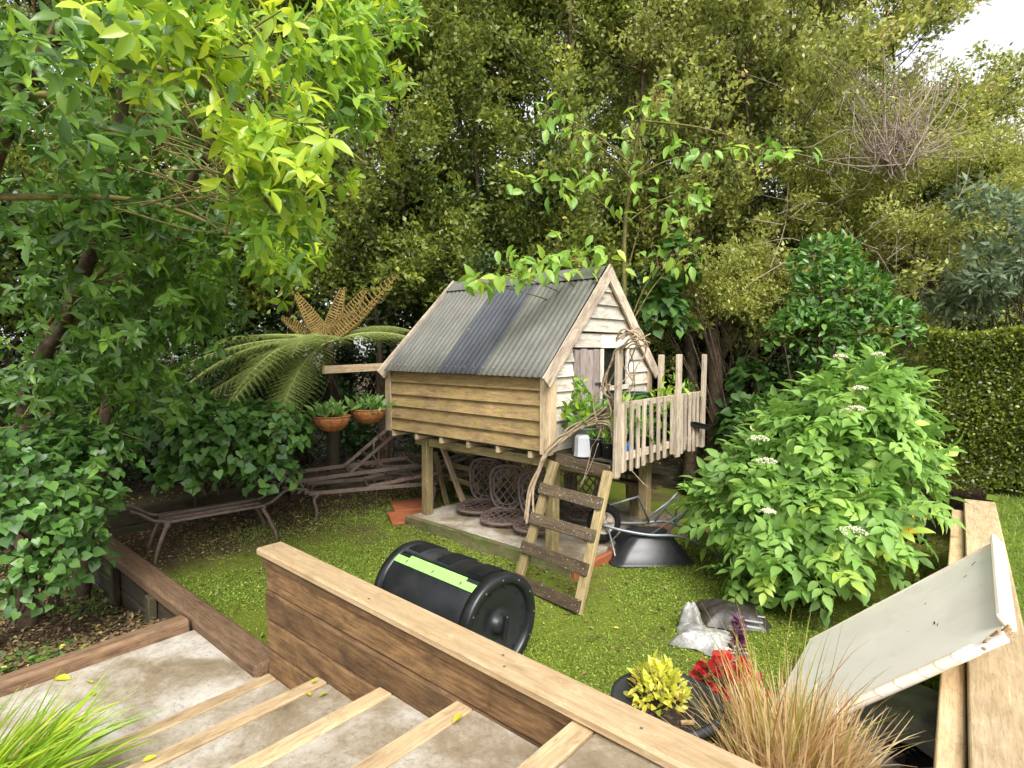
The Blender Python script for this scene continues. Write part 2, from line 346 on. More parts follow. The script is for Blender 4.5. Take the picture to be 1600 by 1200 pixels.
# ------------------------------------------------------------------ planter / stair side wall
pw = thing('stair_side_wall', 'stained timber board wall with pale pine cap beside the stairs', 'timber wall', (-2, 1.7, 0))
X0w, X1w = -3.47, -.02
for i, zb in enumerate([-.245, -.055, .13, .32, .505, .685]):
    bar('wall_board', (X0w+R.uniform(-.008, .008), 1.685+R.uniform(-.004, .004), zb+.093), (X1w, 1.685, zb+.093), .179, .05+R.uniform(0, .006), M_pboard, pw, (0, 0, 1), .013, .003)
    bar('wall_board', (X0w+R.uniform(-.008, .008), 1.765, zb+.093), (X1w, 1.765, zb+.093), .182, .04, M_pboard, pw, (0, 0, 1), .008, .003)
for x in (-3.4, -2.2, -1.1): bar('wall_post', (x, 1.727, -.3), (x, 1.727, .87), .08, .034, M_pboard, pw, (1, 0, 0))
bar('under_cap', (X0w-.03, 1.72, .882), (X1w, 1.72, .842), .15, .05, M_pboard, pw, (0, 1, 0), .006)
capo = bar('wall_cap', (X0w-.05, 1.712, .928), (X1w+.05, 1.712, .885), .168, .046, M_new, pw, (0, 1, 0), .01, .003)
for x in (-3.44, -3.4, -2.4, -1.55, -1.49, -.9):
    b = MB().lathe([(0, .001), (.006, .001), (.006, 0)], 8); b.build('screw_head', M_bead, capo, M=Matrix.Translation((x, 1.70+R.uniform(-.04, .05), .9525-.0122*(x+3.5))))

# ------------------------------------------------------------------ left sleeper wall (L shape)
lw = thing('sleeper_retaining_wall', 'low weathered brown sleeper wall running from landing to back corner', 'retaining wall', (-5.6, 1.68, 0))
bar('cap_sleeper', (-7.66, 1.69, .165), (-3.52, 1.69, .155), .19, .10, M_sleeper, lw, (0, 1, 0), .018, .006)
for zz in (-.02, -.2, -.38): bar('sleeper', (-7.6, 1.70, zz), (-3.55, 1.70, zz), .165, .12, M_dark, lw, (0, 0, 1), .012, .005)
for x in (-7.45, -6.4, -5.4): bar('post', (x, 1.60, -.5), (x+.01, 1.60, .12), .1, .07, M_dark, lw, (1, 0, 0), .01)
bw = thing('back_sleeper_wall', 'dark old sleeper retaining wall behind the brown metal loungers', 'retaining wall', (-7.7, 4, 0))
for i, (zz, h) in enumerate(((.05, .19), (.245, .19))): 
    for (a, b) in ((1.80, 4.0), (4.01, 6.2), (6.21, 8.4)): bar('sleeper', (-7.62-.015*i, a, zz), (-7.66-.015*i, b, zz+R.uniform(-.01, .01)), h, .11, M_dark, bw, (0, 0, 1), .014, .006)
for y in (2.8, 4.6, 6.6): bar('post', (-7.54, y, -.1), (-7.54, y, .36), .1, .08, M_dark, bw, (0, 1, 0), .01)
rw_ = thing('rear_sleeper_wall', 'dark mossy sleeper wall under the trees behind the wheelbarrow', 'retaining wall', (-3, 8.35, 0))
for zz in (.05, .23):
    for (a, b) in ((-7.6, -5.2), (-5.19, -2.6), (-2.59, -.3)): bar('sleeper', (a, 8.36, zz), (b, 8.36, zz+R.uniform(-.01, .01)), .175, .11, M_dark, rw_, (0, 0, 1), .014, .006)

# ------------------------------------------------------------------ right-hand retaining wall
rt = thing('pale_retaining_wall', 'pale sawn timber retaining wall along the upper lawn', 'retaining wall', (-.1, 4.5, 0))
def rp(s, n, z): p = RW0+RWD*s+RWN*n; return (p[0], p[1], z)
bar('cap', rp(-.9, .125, .665), rp(2.35, .125, .665), .245, .05, M_rcap, rt, (RWN[0], RWN[1], 0), .008, .003)
bar('cap', rp(2.36, .125, .667), rp(4.62, .12, .662), .24, .05, M_rcap, rt, (RWN[0], RWN[1], 0), .008, .003)
bar('inner_cap', rp(-.9, -.055, .60), rp(4.3, -.045, .60), .095, .07, M_new, rt, (RWN[0], RWN[1], 0), .008, .003)
for zz in (.03, .22, .41): bar('wall_board', rp(-.9, -.02, zz+.06), rp(4.5, -.02, zz+.06), .185, .045, M_pboard, rt, (0, 0, 1), .008, .003)
for s in (-.4, .9, 2.2, 3.5): bar('post', rp(s, .08, -.1), rp(s, .08, .635), .1, .1, M_pboard, rt, (RWD[0], RWD[1], 0), .008)

# ------------------------------------------------------------------ playhouse
HX0, HX1, HY0, HY1, ZF, ZE, ZR, YM = -5.90, -3.42, 4.50, 6.48, 1.17, 1.955, 3.015, 5.47
ph = thing('playhouse', 'raised wooden playhouse with corrugated iron roof and picket deck', 'playhouse', (-4.6, 5.4, 0))
sw = MB().box(((HX0+HX1)/2, HY0+.03, (ZF+ZE)/2), (1, 0, 0), (0, 0, 1), (HX1-HX0-.02, ZE-ZF, .03)).build('side_wall', M_dark, ph)
for i in range(5):
    zb = ZF+.149*i; L = HX1-HX0-.10
    board('weatherboard', ((HX0+HX1)/2-.02, HY0-.016, zb+.08), (1, R.uniform(-.001, .001), R.uniform(-.003, .003)), (0, .24, 1), (L, .172, .022), M_side, sw, .003)
bar('eave_board', (HX0+.05, HY0-.018, ZE-.006), (HX1-.08, HY0-.018, ZE-.008), .07, .03, M_side, sw)
bar('corner_board', (HX0-.01, HY0-.045, ZF-.02), (HX0-.01, HY0-.045, ZE), .11, .025, M_trim, ph, (1, 0, 0))
bar('corner_board', (HX1-.025, HY0-.052, ZF-.03), (HX1-.025, HY0-.052, ZE-.05), .10, .025, M_trim, ph, (1, 0, 0))
bar('corner_board', (HX1+.034, HY0-.005, ZF-.03), (HX1+.034, HY0-.005, ZE-.01), .115, .025, M_trim, ph, (0, 1, 0))
bar('corner_board', (HX1+.034, HY1-.02, ZF-.03), (HX1+.034, HY1-.02, ZE-.02), .10, .025, M_trim, ph, (0, 1, 0))
rsw = MB().box(((HX0+HX1)/2, HY1-.03, (ZF+ZE)/2), (1, 0, 0), (0, 0, 1), (HX1-HX0-.02, ZE-ZF, .03)).build('rear_side_wall', M_side, ph)
Mg = Matrix(((0, 0, 1, HX0+.02), (1, 0, 0, 0), (0, 1, 0, 0), (0, 0, 0, 1)))
pent = [(HY0, ZF), (HY1, ZF), (HY1, ZE), (YM, ZR-.06), (HY0, ZE)]
MB().prism(pent, Mg, .03).build('end_wall', M_side, ph)
MB().box(((HX0+HX1)/2, YM, ZF-.01), (1, 0, 0), (0, 1, 0), (HX1-HX0, HY1-HY0, .03)).build('floor', M_dark, ph)
# front gable wall: boards cut to the roof line, round the door and the window
def yl(z): return HY0+max(0., (z-ZE)/(ZR-ZE)*(YM-HY0))
gw = MB()
for (a, b, c, d) in ((HY0+.02, 4.86, ZF, ZE), (5.36, 5.42, ZF, 2.16), (5.96, HY1-.02, ZF, ZE), (5.42, 5.96, ZF, 1.72)): gw.box((HX1-.03, (a+b)/2, (c+d)/2), (0, 1, 0), (0, 0, 1), (b-a, d-c, .03))
gw.prism([(yl(2.175), 2.175), (2*YM-yl(2.175), 2.175), (YM, ZR-.06)], Matrix(((0, 0, 1, HX1-.03), (1, 0, 0, 0), (0, 1, 0, 0), (0, 0, 0, 1))), .03)
gwo = gw.build('gable_wall', M_dark, ph)
def gboard(ya, yb, z0, h=.158):
    z1 = z0+h; a0, a1 = max(ya, yl(z0)), max(ya, yl(z1)); b0, b1 = min(yb, 2*YM-yl(z0)), min(yb, 2*YM-yl(z1))
    if b1-a1 < .03: b1 = a1 = (a1+b1)/2; a1 -= .01; b1 += .01
    c = ((a0+b0)/2, (z0+z1)/2); poly = [(a0-c[0], z0-c[1]), (b0-c[0], z0-c[1]), (b1-c[0], z1-c[1]), (a1-c[0], z1-c[1])]
    M = frame((HX1+.014, c[0], c[1]), (0, 1, R.uniform(-.006, .006)), (-.2, 0, 1)); MB().prism(poly, Matrix.Identity(4), .022).build('weatherboard', M_front, gwo, M=M)
for i in range(12):
    z = ZF+.145*i
    if z < 2.10: 
        gboard(HY0+.05, 4.855, z); gboard(5.975, HY1-.06, z)
        if z < 1.6: gboard(5.415, 5.965, z)
    elif z < 2.25: pass
    else: gboard(HY0, HY1, z+.02)
gboard(HY0+.05, 4.85, 2.19, .15); gboard(4.87, 5.365, 2.185, .15); gboard(5.378, 6.4, 2.18, .155)
dr = MB().box((HX1+.0, 5.115, 1.69), (0, 1, 0), (0, 0, 1), (.48, .96, .02)).build('door', M_door, ph)
for k in range(4): bar('door_plank', (HX1+.022, 4.93+.118*k+R.uniform(-.003, .003), 1.205), (HX1+.022, 4.93+.118*k, 2.165+R.uniform(-.01, .01)), .112, .018, M_door, dr, (0, 1, 0), .003)
MB().box((HX1+.04, 5.30, 1.80), (0, 1, 0), (0, 0, 1), (.10, .025, .012)).box((HX1+.05, 5.335, 1.79), (0, 1, 0), (0, 0, 1), (.02, .05, .012)).build('latch', M_wire, dr)
bar('door_trim', (HX1+.03, 5.388, 1.2), (HX1+.03, 5.388, 2.17), .045, .03, M_front, ph, (0, 1, 0))
wn = MB().bar((HX1+.02, 5.42, 1.735), (HX1+.02, 5.96, 1.735), .04, .05, (1, 0, 0)).bar((HX1+.02, 5.945, 1.74), (HX1+.02, 5.945, 2.17), .04, .03, (0, 1, 0)).build('window', M_front, ph)
N = NT('playhouse_glass'); N.bsdf((.02, .022, .02), .06, .5, **{'Alpha': .55}); M_glass = N.m
MB().box((HX1, 5.685, 1.955), (0, 1, 0), (0, 0, 1), (.51, .42, .004)).build('pane', M_glass, wn)
# roof
def corr(x0, x1, side, mat, name, lift, parent):
    nx = int((x1-x0)/.0095); xs = np.linspace(x0, x1, nx); ss = np.linspace(0, 1, 6); sl = vec(0, YM-(HY0-.13), ZR+.02-(ZE-.055)); Ls = np.linalg.norm(sl)
    zc = .0062*np.cos((xs+6.2)/.0765*2*math.pi); nrm = unit(vec(0, -sl[2], sl[1])); V = []
    for s in ss:
        p = vec(0, HY0-.13, ZE-.055)+sl*s; b = p[None]+nrm[None]*(zc+lift)[:, None]; b[:, 0] = xs; V.append(b)
    V = np.concatenate(V); 
    if side < 0: V[:, 1] = 2*YM-V[:, 1]
    i, j = np.meshgrid(np.arange(5), np.arange(nx-1), indexing='ij'); F = np.stack([i*nx+j, i*nx+j+1, (i+1)*nx+j+1, (i+1)*nx+j], -1).reshape(-1, 4)
    c = V.mean(0); o = add(name, npmesh(name, V-c, F if side > 0 else F[:, ::-1], mat, smooth=True), parent, Matrix.Translation(c)); 
    m = o.modifiers.new('thick', 'SOLIDIFY'); m.thickness = .0016; return o
rf = MB().bar((HX0+.1, YM, ZR-.07), (HX1+.02, YM, ZR-.07), .10, .04).build('roof', M_dark, ph)
corr(-5.88, -4.86, 1, M_roof, 'roof_sheet', .004, rf); corr(-4.92, -4.26, 1, M_roof2, 'roof_sheet', .011, rf)['label'] = 'darker blue-grey middle roof sheet'
corr(-4.32, -3.42, 1, M_roof, 'roof_sheet', .004, rf); corr(-5.88, -3.42, -1, M_roof, 'roof_sheet', .004, rf)
rc = MB()
for sgn in (1, -1):
    d = vec(0, sgn*(-.70), -.715); p = vec(0, YM, ZR+.055); q = p+d*.19
    rc.add([(-5.84, *p[1:]), (-3.40, *p[1:]), (-3.40, *q[1:]), (-5.84, *q[1:]), (-5.84, p[1], p[2]-.004), (-3.40, p[1], p[2]-.004), (-3.40, q[1], q[2]-.004), (-5.84, q[1], q[2]-.004)], [(0, 1, 2, 3), (7, 6, 5, 4), (3, 2, 6, 7), (0, 3, 7, 4), (1, 5, 6, 2)])
rc.build('ridge_cap', M_roof, rf)
for k in range(17):
    x = -5.80+.142*k; p = vec(x, HY0-.13, ZE-.055)+vec(0, 1.12, 1.155)*.055
    MB().lathe([(0, .008), (.006, .006), (.009, 0)], 8).build('roof_screw', M_bead, rf, M=Matrix.Translation(p+vec(0, -.012, .014)))
for X, Xa in ((-3.352, -3.352), (-5.93, -5.80)):
    for sgn in (1, -1):
        e = vec(X, YM-sgn*(YM-HY0+.17), ZE-.085); a = vec(Xa, YM, ZR+.045); d = unit(a-e); up = np.cross(d, vec(1, 0, 0)); up = up if up[2] > 0 else -up
        bar('barge_board', e-up*.03, a-up*.05+d*.02*sgn, .135, .028+.002*(sgn < 0), M_barge, rf, up, .005, .004)
for k in range(2): bar('rafter', (-3.402, YM-(1.0 if k else -1.0), ZE-.02), (-3.402, YM, ZR-.1), .08, .02, M_trim, rf, (0, 1, 0))
# floor frame and posts
ff = bar('bearer', (-5.62, 4.66, 1.035), (-2.72, 4.62, 1.03), .10, .05, M_post, ph)
bar('bearer', (-5.62, 6.3, 1.035), (-2.75, 6.3, 1.03), .10, .05, M_post, ph)
for k in range(7): bar('joist', (-5.85+.44*k, 4.47, 1.118), (-5.85+.44*k, 6.45, 1.118), .07, .045, M_trim, ph)
for (x, y, z0) in ((-5.41, 4.645, .13), (-3.46, 4.60, .13), (-5.41, 6.3, .0), (-3.46, 6.28, 0.), (-3.05, 5.75, 0.), (-4.4, 6.28, 0.)):
    bar('support_post', (x, y, z0), (x+.005, y, 1.085), .105, .105, M_post, ph, (0, 1, 0), .008, .003)
# deck
dk = MB().bar((-2.72, 4.5, 1.105), (-2.72, 6.42, 1.105), .10, .045).build('deck', M_post, ph)
for k in range(6): bar('deck_board', (-3.30+.115*k, 4.47, 1.165), (-3.30+.115*k, 6.42, 1.165), .108, .022, M_dark, dk, (1, 0, 0))
bar('deck_fascia', (-3.30, 4.445, 1.125), (-2.70, 4.445, 1.085), .105, .03, M_rung, dk)
rl = bar('railing', (-2.685, 4.5, 1.665), (-2.685, 6.34, 1.665), .06, .03, M_picket, ph); bar('lower_rail', (-2.685, 4.5, 1.19), (-2.685, 6.34, 1.18), .075, .03, M_picket, rl)
for (y, z0, z1, ww) in ((4.475, 1.03, 2.165, .085), (5.70, 1.04, 2.115, .085), (6.335, 1.06, 2.11, .075)): bar('rail_post', (-2.655, y, z0), (-2.655+R.uniform(-.01, .01), y+R.uniform(0, .02), z1), ww, .035, M_picket, rl, (0, 1, 0))
bar('rail_post', (-3.2, 6.39, 1.1), (-3.2, 6.40, 2.1), .08, .045, M_picket, rl, (0, 1, 0))
ys = [4.565, 4.615, 4.74, 4.865, 4.985, 5.12, 5.265, 5.41, 5.56, 5.64, 5.79, 5.885, 5.99, 6.10, 6.21]
for k, y in enumerate(ys): bar('picket', (-2.655+R.uniform(-.004, .004), y+R.uniform(-.012, .012), 1.055+R.uniform(-.015, .035)), (-2.657, y+R.uniform(-.008, .008), 1.69+R.uniform(-.01, .01)), .05 if k else .045, .02, M_picket, rl, (0, 1, 0), .003)
bm_ = bar('hanging_beam', (-5.98, 3.60, 1.93), (-5.98, 4.56, 1.945), .09, .05, M_trim, ph, (0, 0, 1))

# ladder
ld = thing('wooden_ladder', 'wooden step ladder with dark lichened treads leaning on deck', 'ladder', (-3, 4, 0))
la = [vec(-3.40, 3.98, -.01), vec(-3.29, 4.415, 1.10)]; lb = [vec(-2.655, 3.88, -.01), vec(-2.70, 4.415, 1.09)]
nrm = unit(np.cross(la[1]-la[0], vec(1, 0, 0))); nrm = nrm if nrm[1] < 0 else -nrm
for a, b in (la, lb): bar('rail', a, b, .085, .06, M_post, ld, (1, 0, 0), .006, .003)
for u, tl in ((.055, 0), (.30, .004), (.53, 0), (.765, .01)):
    p = la[0]+(la[1]-la[0])*u+nrm*.046+vec(-.045, 0, tl); q = lb[0]+(lb[1]-lb[0])*u+nrm*.046+vec(.035, 0, -tl); r_ = bar('tread', p, q, .105, .03, M_rung, ld, la[1]-la[0], .005, .003)
    for t in (.05, .95):
        c = p+(q-p)*t+nrm*.016; MB().lathe([(0, .003), (.008, .002), (.009, 0)], 8).build('bolt', M_bead, r_, M=Matrix.Translation(c) @ Vector(nrm).to_track_quat('Z', 'Y').to_matrix().to_4x4())
# concrete pad
pad = thing('concrete_pad', 'concrete pad with mossy timber edge under the playhouse', 'concrete pad', (-4.3, 5.4, 0))
V, F = chbox(2.42, 2.1, .16, .008); add('slab', pymesh('slab', V, F, M_conc), pad, Matrix.Translation((-4.32, 5.53, .055)))
bar('edge_timber', (-5.56, 4.445, .055), (-3.10, 4.445, .05), .17, .055, M_moss, pad, (0, 0, 1), .012, .006)
bar('edge_timber', (-3.075, 4.42, .04), (-3.075, 6.4, .04), .13, .05, M_terra, pad, (0, 0, 1), .012, .006)
# ------------------------------------------------------------------ cast metal chairs on the pad
def lattice(name, out, mat, parent, M, pitch=.074, sag=.03, rr=.019, tail=False):
    """rim tube + crossing diagonal bars cut to the outline (2D points, y up), dished by sag"""
    P = np.array(out); ext = np.abs(P).max()
    def dish(p): return vec(p[0], p[1], -sag*(1-min(1, (p[0]**2+p[1]**2)/ext**2)))
    m = MB(); m.tube([dish(p) for p in P], rr, 8, closed=True)
    inn = P*.80; m.tube([dish(p) for p in inn], rr*.55, 6, closed=True)
    def inside(p, Q):
        x, y = p; c = False; j = len(Q)-1
        for i in range(len(Q)):
            if (Q[i][1] > y) != (Q[j][1] > y) and x < (Q[j][0]-Q[i][0])*(y-Q[i][1])/(Q[j][1]-Q[i][1])+Q[i][0]: c = not c
            j = i
        return c
    for a in (52, -52):
        d = vec(math.cos(math.radians(a)), math.sin(math.radians(a))); n = vec(-d[1], d[0])
        for k in np.arange(-ext*1.5, ext*1.5, pitch):
            seg = []
            for t in np.linspace(-ext*1.5, ext*1.5, 60):
                p = n*k+d*t
                if inside(p, P): seg.append(dish(p))
            if len(seg) > 3: m.tube(seg[::2]+[seg[-1]], .0095, 5, cap=False)
    for k in range(0, len(P), 2): m.tube([dish(P[k]), dish(inn[k])], .009, 5, cap=False)
    return m.build(name, mat, parent, True, M)
def superell(a, b, n=2.6, k=36, taper=0.):
    o = []
    for i in range(k):
        t = 2*math.pi*i/k; c, s = math.cos(t), math.sin(t); x = a*math.copysign(abs(c)**(2/n), c); y = b*math.copysign(abs(s)**(2/n), s); o.append((x*(1+taper*y/b), y))
    return o
def cast_chair(label, x, y, rot, tilt, lean, zoff=0.):
    c = thing('metal_chair', label, 'chair', (x, y, .135+zoff), 'lattice metal chairs stored under the playhouse')
    c.rotation_euler = (0, 0, rot)
    Ms = wm(c) @ Matrix.Translation((0, 0, .085)) @ Matrix.Rotation(tilt, 4, 'X')
    lattice('seat', superell(.245, .235, 2.5, taper=-.08), M_brown, c, Ms)
    Mb = wm(c) @ Matrix.Translation((0, .285, .36)) @ Matrix.Rotation(math.radians(90)-lean, 4, 'X')
    lattice('backrest', superell(.205, .26, 2.9, taper=.14), M_brown, c, Mb)
    for s in (-1, 1):
        p = curve([(s*.12, .2, .08), (s*.13, .28, .12), (s*.12, .29, .2)], 8); MB().tube(p, .014, 6).build('back_strut', M_brown, c, True, wm(c))
        for yy in (-.12, .17): MB().tube([(s*.14, yy, .075), (s*.17, yy*1.15, .012)], .013, 6).build('leg', M_brown, c, True, wm(c))
cast_chair('brown lattice metal chair nearest the left support post', -4.98, 5.10, math.radians(26), math.radians(4), math.radians(12))
cast_chair('middle brown lattice metal chair in front, facing the lawn', -4.46, 4.98, math.radians(32), math.radians(7), math.radians(14))
cast_chair('brown lattice metal chair just left of the ladder', -3.96, 4.98, math.radians(38), math.radians(3), math.radians(16))
cast_chair('brown lattice metal chair half hidden behind ladder and post', -3.78, 5.7, math.radians(44), math.radians(3), math.radians(10))
# trestle, planks, poles stored under the floor
ts = thing('wooden_trestle', 'old wooden trestle behind the left support post', 'trestle', (-5.7, 5.3, 0))
bar('leg', (-5.93, 5.33, .90), (-5.42, 5.28, .13), .07, .04, M_trim, ts, (0, 1, 0)); bar('leg', (-6.10, 5.38, .72), (-5.78, 5.32, .0), .07, .04, M_post, ts, (0, 1, 0))
for k, (z, a, b) in enumerate(((.80, -6.0, -5.45), (.58, -5.9, -5.38), (.38, -5.85, -5.3), (.17, -5.75, -5.25))): bar('rail', (a, 5.42+.01*k, z), (b, 5.45, z-.03), .07, .03, M_post, ts, (0, 0, 1))
for k, (a, b, lab) in enumerate((((-5.1, 5.9, .86), (-3.2, 5.8, .80), 'weathered plank stored high under the playhouse floor'), ((-4.9, 6.1, .62), (-3.0, 6.0, .60), 'longest lower plank stored behind the metal chairs'), ((-4.4, 5.95, .74), (-2.9, 6.1, .70), 'short plank stored behind the ladder under the deck'))):
    tag(bar('stored_plank', a, b, .14, .03, M_sleeper if k == 1 else M_dark, None, (0, 1, 0)), lab, 'plank')
tag(MB().tube([(-5.0, 5.35, .97), (-4.05, 5.2, .93)], .012, 8).build('metal_pole', M_galv, None, True), 'thin grey pole stored under the playhouse floor joists', 'pole')
tag(MB().tube([(-4.25, 5.35, .62), (-3.98, 5.25, .76)], .013, 8).build('pipe_offcut', M_galv, None, True), 'short grey pipe offcut poking up behind the chairs', 'pipe')
for k, (x, y, lab) in enumerate(((-5.62, 4.67, 'terracotta slab nearest the lawn beside the pad'), (-6.02, 5.02, 'terracotta slab tucked behind the front one near loungers'))):
    tag(board('terracotta_slab', (x-.15, y-.02, .03), (.86, -.5, 0), (.5, .86, 0), (.5, .5, .035), M_terra, None, .006), lab, 'paving slab')

# ------------------------------------------------------------------ brown metal loungers
def lounger(label, M, back=.9, legs=True, wheels=True):
    t = thing('metal_lounger', label, 'lounger', (0, 0, 0), 'brown metal lounger frames'); t.matrix_basis = M; W_ = wm(t)
    fr = MB()
    for s in (-1, 1): fr.bar((-.9, s*.29, .34), (.75, s*.29, .34), .05, .03)
    for x in (-.9, .72, -.15): fr.bar((x, -.275, .335), (x, .275, .335), .03, .025)
    fr.build('frame', M_brown, t, M=W_)
    for s in (-1, 1):
        for x in ((-.78, .66) if legs else ()):
            sg = -1 if x < 0 else 1; p = curve([(x, s*.29, .33), (x+sg*.06, s*.31, .26), (x+sg*.03, s*.31, .12), (x+sg*.05, s*.32, 0)], 12); MB().tube(p, np.linspace(.024, .014, 12), 7).build('leg', M_brown, t, True, W_)
    ca, sa = math.cos(back), math.sin(back); b = MB(); o = vec(-.15, 0, .36)
    for s in (-1, 1): b.bar(o+vec(0, s*.26, 0), o+vec(.95*ca, s*.26, .95*sa), .045, .025)
    for u in (.3, .6, .93): b.bar(o+vec(u*ca, -.25, u*sa), o+vec(u*ca, .25, u*sa), .03, .02)
    b.build('backrest_frame', M_brown, t, M=W_)
    for s in (-1, 1): MB().tube(curve([o+vec(.5*ca, s*.2, .5*sa), (.25, s*.2, .42), (.38, s*.2, .36), (.3, s*.2, .33)], 14), .013, 6).build('support_stay', M_brown, t, True, W_)
    for s in (-1, 1):
        rk = MB(); rk.bar((-.9, s*.24, .38), (-1.25, s*.24, .44), .03, .018)
        for k in range(4): q = vec(-.95-.08*k, s*.24, .365+.013*k); rk.prism([(0, 0), (.06, 0), (.0, -.05)], Matrix.Translation(q) @ Matrix.Rotation(math.pi/2, 4, 'X'), .016)
        rk.build('ratchet_bar', M_brown, t, M=W_)
    if wheels:
        for s in (-1, 1):
            Mw = W_ @ Matrix.Translation((-1.32, s*.27, .46)) @ Matrix.Rotation(math.pi/2, 4, 'X')
            wv = MB().tube([(.095*math.cos(a), .095*math.sin(a), 0) for a in np.linspace(0, 2*math.pi, 24, endpoint=False)], .014, 8, True).build('wheel', M_rubber, t, True, Mw)
            h = MB().lathe([(.0, .02), (.022, .02), (.022, -.02), (0, -.02)], 10)
            for k in range(5): a = k*2*math.pi/5; h.bar((.015*math.cos(a), .015*math.sin(a), 0), (.09*math.cos(a), .09*math.sin(a), 0), .018, .012)
            h.build('wheel_hub', M_galv, wv, M=Mw)
    return t
def rz(a): return Matrix.Rotation(a, 4, 'Z')
lounger('brown metal lounger frame standing on curved legs before the back wall', Matrix.Translation((-6.52, 4.72, .0)) @ rz(math.radians(62)), .12, True, True)
lounger('brown lounger frame tipped up on top of the standing one', Matrix.Translation((-6.78, 4.62, .18)) @ rz(math.radians(64)) @ Matrix.Rotation(math.radians(-3), 4, 'Y'), .62, False, True)
lounger('brown lounger frame jammed against the playhouse post, mostly in shade', Matrix.Translation((-6.5, 5.75, .0)) @ rz(math.radians(40)), .35, True, False)
bn = thing('metal_bench', 'brown metal bench frame with curved legs and scroll ends by the left wall', 'bench', (-6.6, 2.6, 0)); bn.rotation_euler = (0, 0, math.radians(80)); W_ = wm(bn)
f = MB()
for y in (-.16, 0, .16): f.bar((-.48, y, .40), (.48, y, .41), .075, .025, (0, 1, 0))
f.bar((-.48, -.2, .385), (-.48, .2, .385), .04, .03); f.bar((.48, -.2, .395), (.48, .2, .395), .04, .03); f.build('seat_frame', M_brown, bn, M=W_)
for sx in (-1, 1):
    for sy in (-1, 1):
        MB().tube(curve([(sx*.46, sy*.18, .39), (sx*.52, sy*.2, .26), (sx*.58, sy*.22, .1), (sx*.6, sy*.23, 0)], 12), np.linspace(.024, .015, 12), 7).build('leg', M_brown, bn, True, W_)
        MB().tube(curve([(sx*.46, sy*.15, .40), (sx*.58, sy*.15, .43), (sx*.70, sy*.15, .52), (sx*.78, sy*.15, .56)], 10), .016, 7).build('scroll_arm', M_brown, bn, True, W_)

# ------------------------------------------------------------------ upturned wheelbarrow
wb = thing('wheelbarrow', 'upside-down wheelbarrow with black tray and grey tube frame beside the ladder', 'wheelbarrow', (-2.86, 5.40, 0)); wb.rotation_euler = (0, 0, math.radians(42)); wb.scale = (.92, .9, 1.0); W_ = wm(wb)
def rr(x0, x1, y, z, c, k=5):
    o = []
    for (cx, cyy, a0) in ((x1-c, y-c, 0), (x0+c, y-c, 90), (x0+c, -y+c, 180), (x1-c, -y+c, 270)):
        for i in range(k): a = math.radians(a0+90*i/(k-1)); o.append((cx+c*math.cos(a), cyy+c*math.sin(a), z))
    return o
rings = [rr(-.42, .50, .345, .0, .12), rr(-.435, .515, .36, .018, .12), rr(-.41, .49, .335, .03, .12), rr(-.30, .38, .27, .15, .11), rr(-.2, .29, .21, .255, .10), rr(-.17, .26, .18, .275, .09)]
V = sum(rings, []); k = 20; F = [(j*k+i, j*k+(i+1) % k, (j+1)*k+(i+1) % k, (j+1)*k+i) for j in range(5) for i in range(k)]+[tuple(range(5*k, 6*k))]
add('tray', pymesh('tray', V, F, M_tray, True), wb, W_)
for s in (-1, 1):
    MB().tube(curve([(-.50, s*.07, .37), (-.30, s*.14, .33), (.0, s*.22, .30), (.32, s*.27, .30), (.58, s*.30, .20), (.86, s*.31, .05)], 24), .016, 8).build('handle', M_galv, wb, True, W_)
    MB().tube(curve([(.18, s*.245, .31), (.40, s*.26, .58), (.46, s*.27, .585), (.42, s*.28, .27)], 5), .013, 7).build('leg', M_galv, wb, True, W_)
    MB().tube([(.02, s*.22, .31), (.42, s*.262, .575)], .011, 6).build('leg_brace', M_galv, wb, True, W_)
    MB().tube(curve([(-.44, s*.06, .38), (-.38, s*.14, .15), (-.36, s*.2, .045)], 8), .010, 6).build('front_stay', M_galv, wb, True, W_)
MB().tube([(.30, -.255, .45), (.30, .255, .45)], .012, 7).build('cross_bar', M_galv, wb, True, W_)
MB().tube([(-.40, -.02, .56), (-.05, .1, .62), (.1, .20, .32)], .013, 7).build('long_brace', M_galv, wb, True, W_)
Mw = W_ @ Matrix.Translation((-.46, 0, .37)) @ Matrix.Rotation(math.radians(90), 4, 'X') @ Matrix.Rotation(math.radians(14), 4, 'Y')
wl = MB().lathe([(.115, -.035), (.14, -.046), (.175, -.045), (.195, -.025), (.2, 0), (.195, .025), (.175, .045), (.14, .046), (.115, .035), (.115, -.035)], 32).build('wheel', M_rubber, wb, True, Mw)
h = MB().lathe([(.118, -.036), (.11, -.03), (.095, -.012), (.05, -.016), (.03, -.04), (0, -.045)], 28).lathe([(.118, .036), (.11, .03), (.095, .012), (.05, .016), (.03, .04), (0, .045)], 28)
for kk in range(5): a = kk*2*math.pi/5; h.bar((.03*math.cos(a), .03*math.sin(a), .02), (.11*math.cos(a), .11*math.sin(a), .024), .03, .012); h.bar((.03*math.cos(a), .03*math.sin(a), -.02), (.11*math.cos(a), .11*math.sin(a), -.024), .03, .012)
h.build('rim', M_rim, wl, True, Mw)

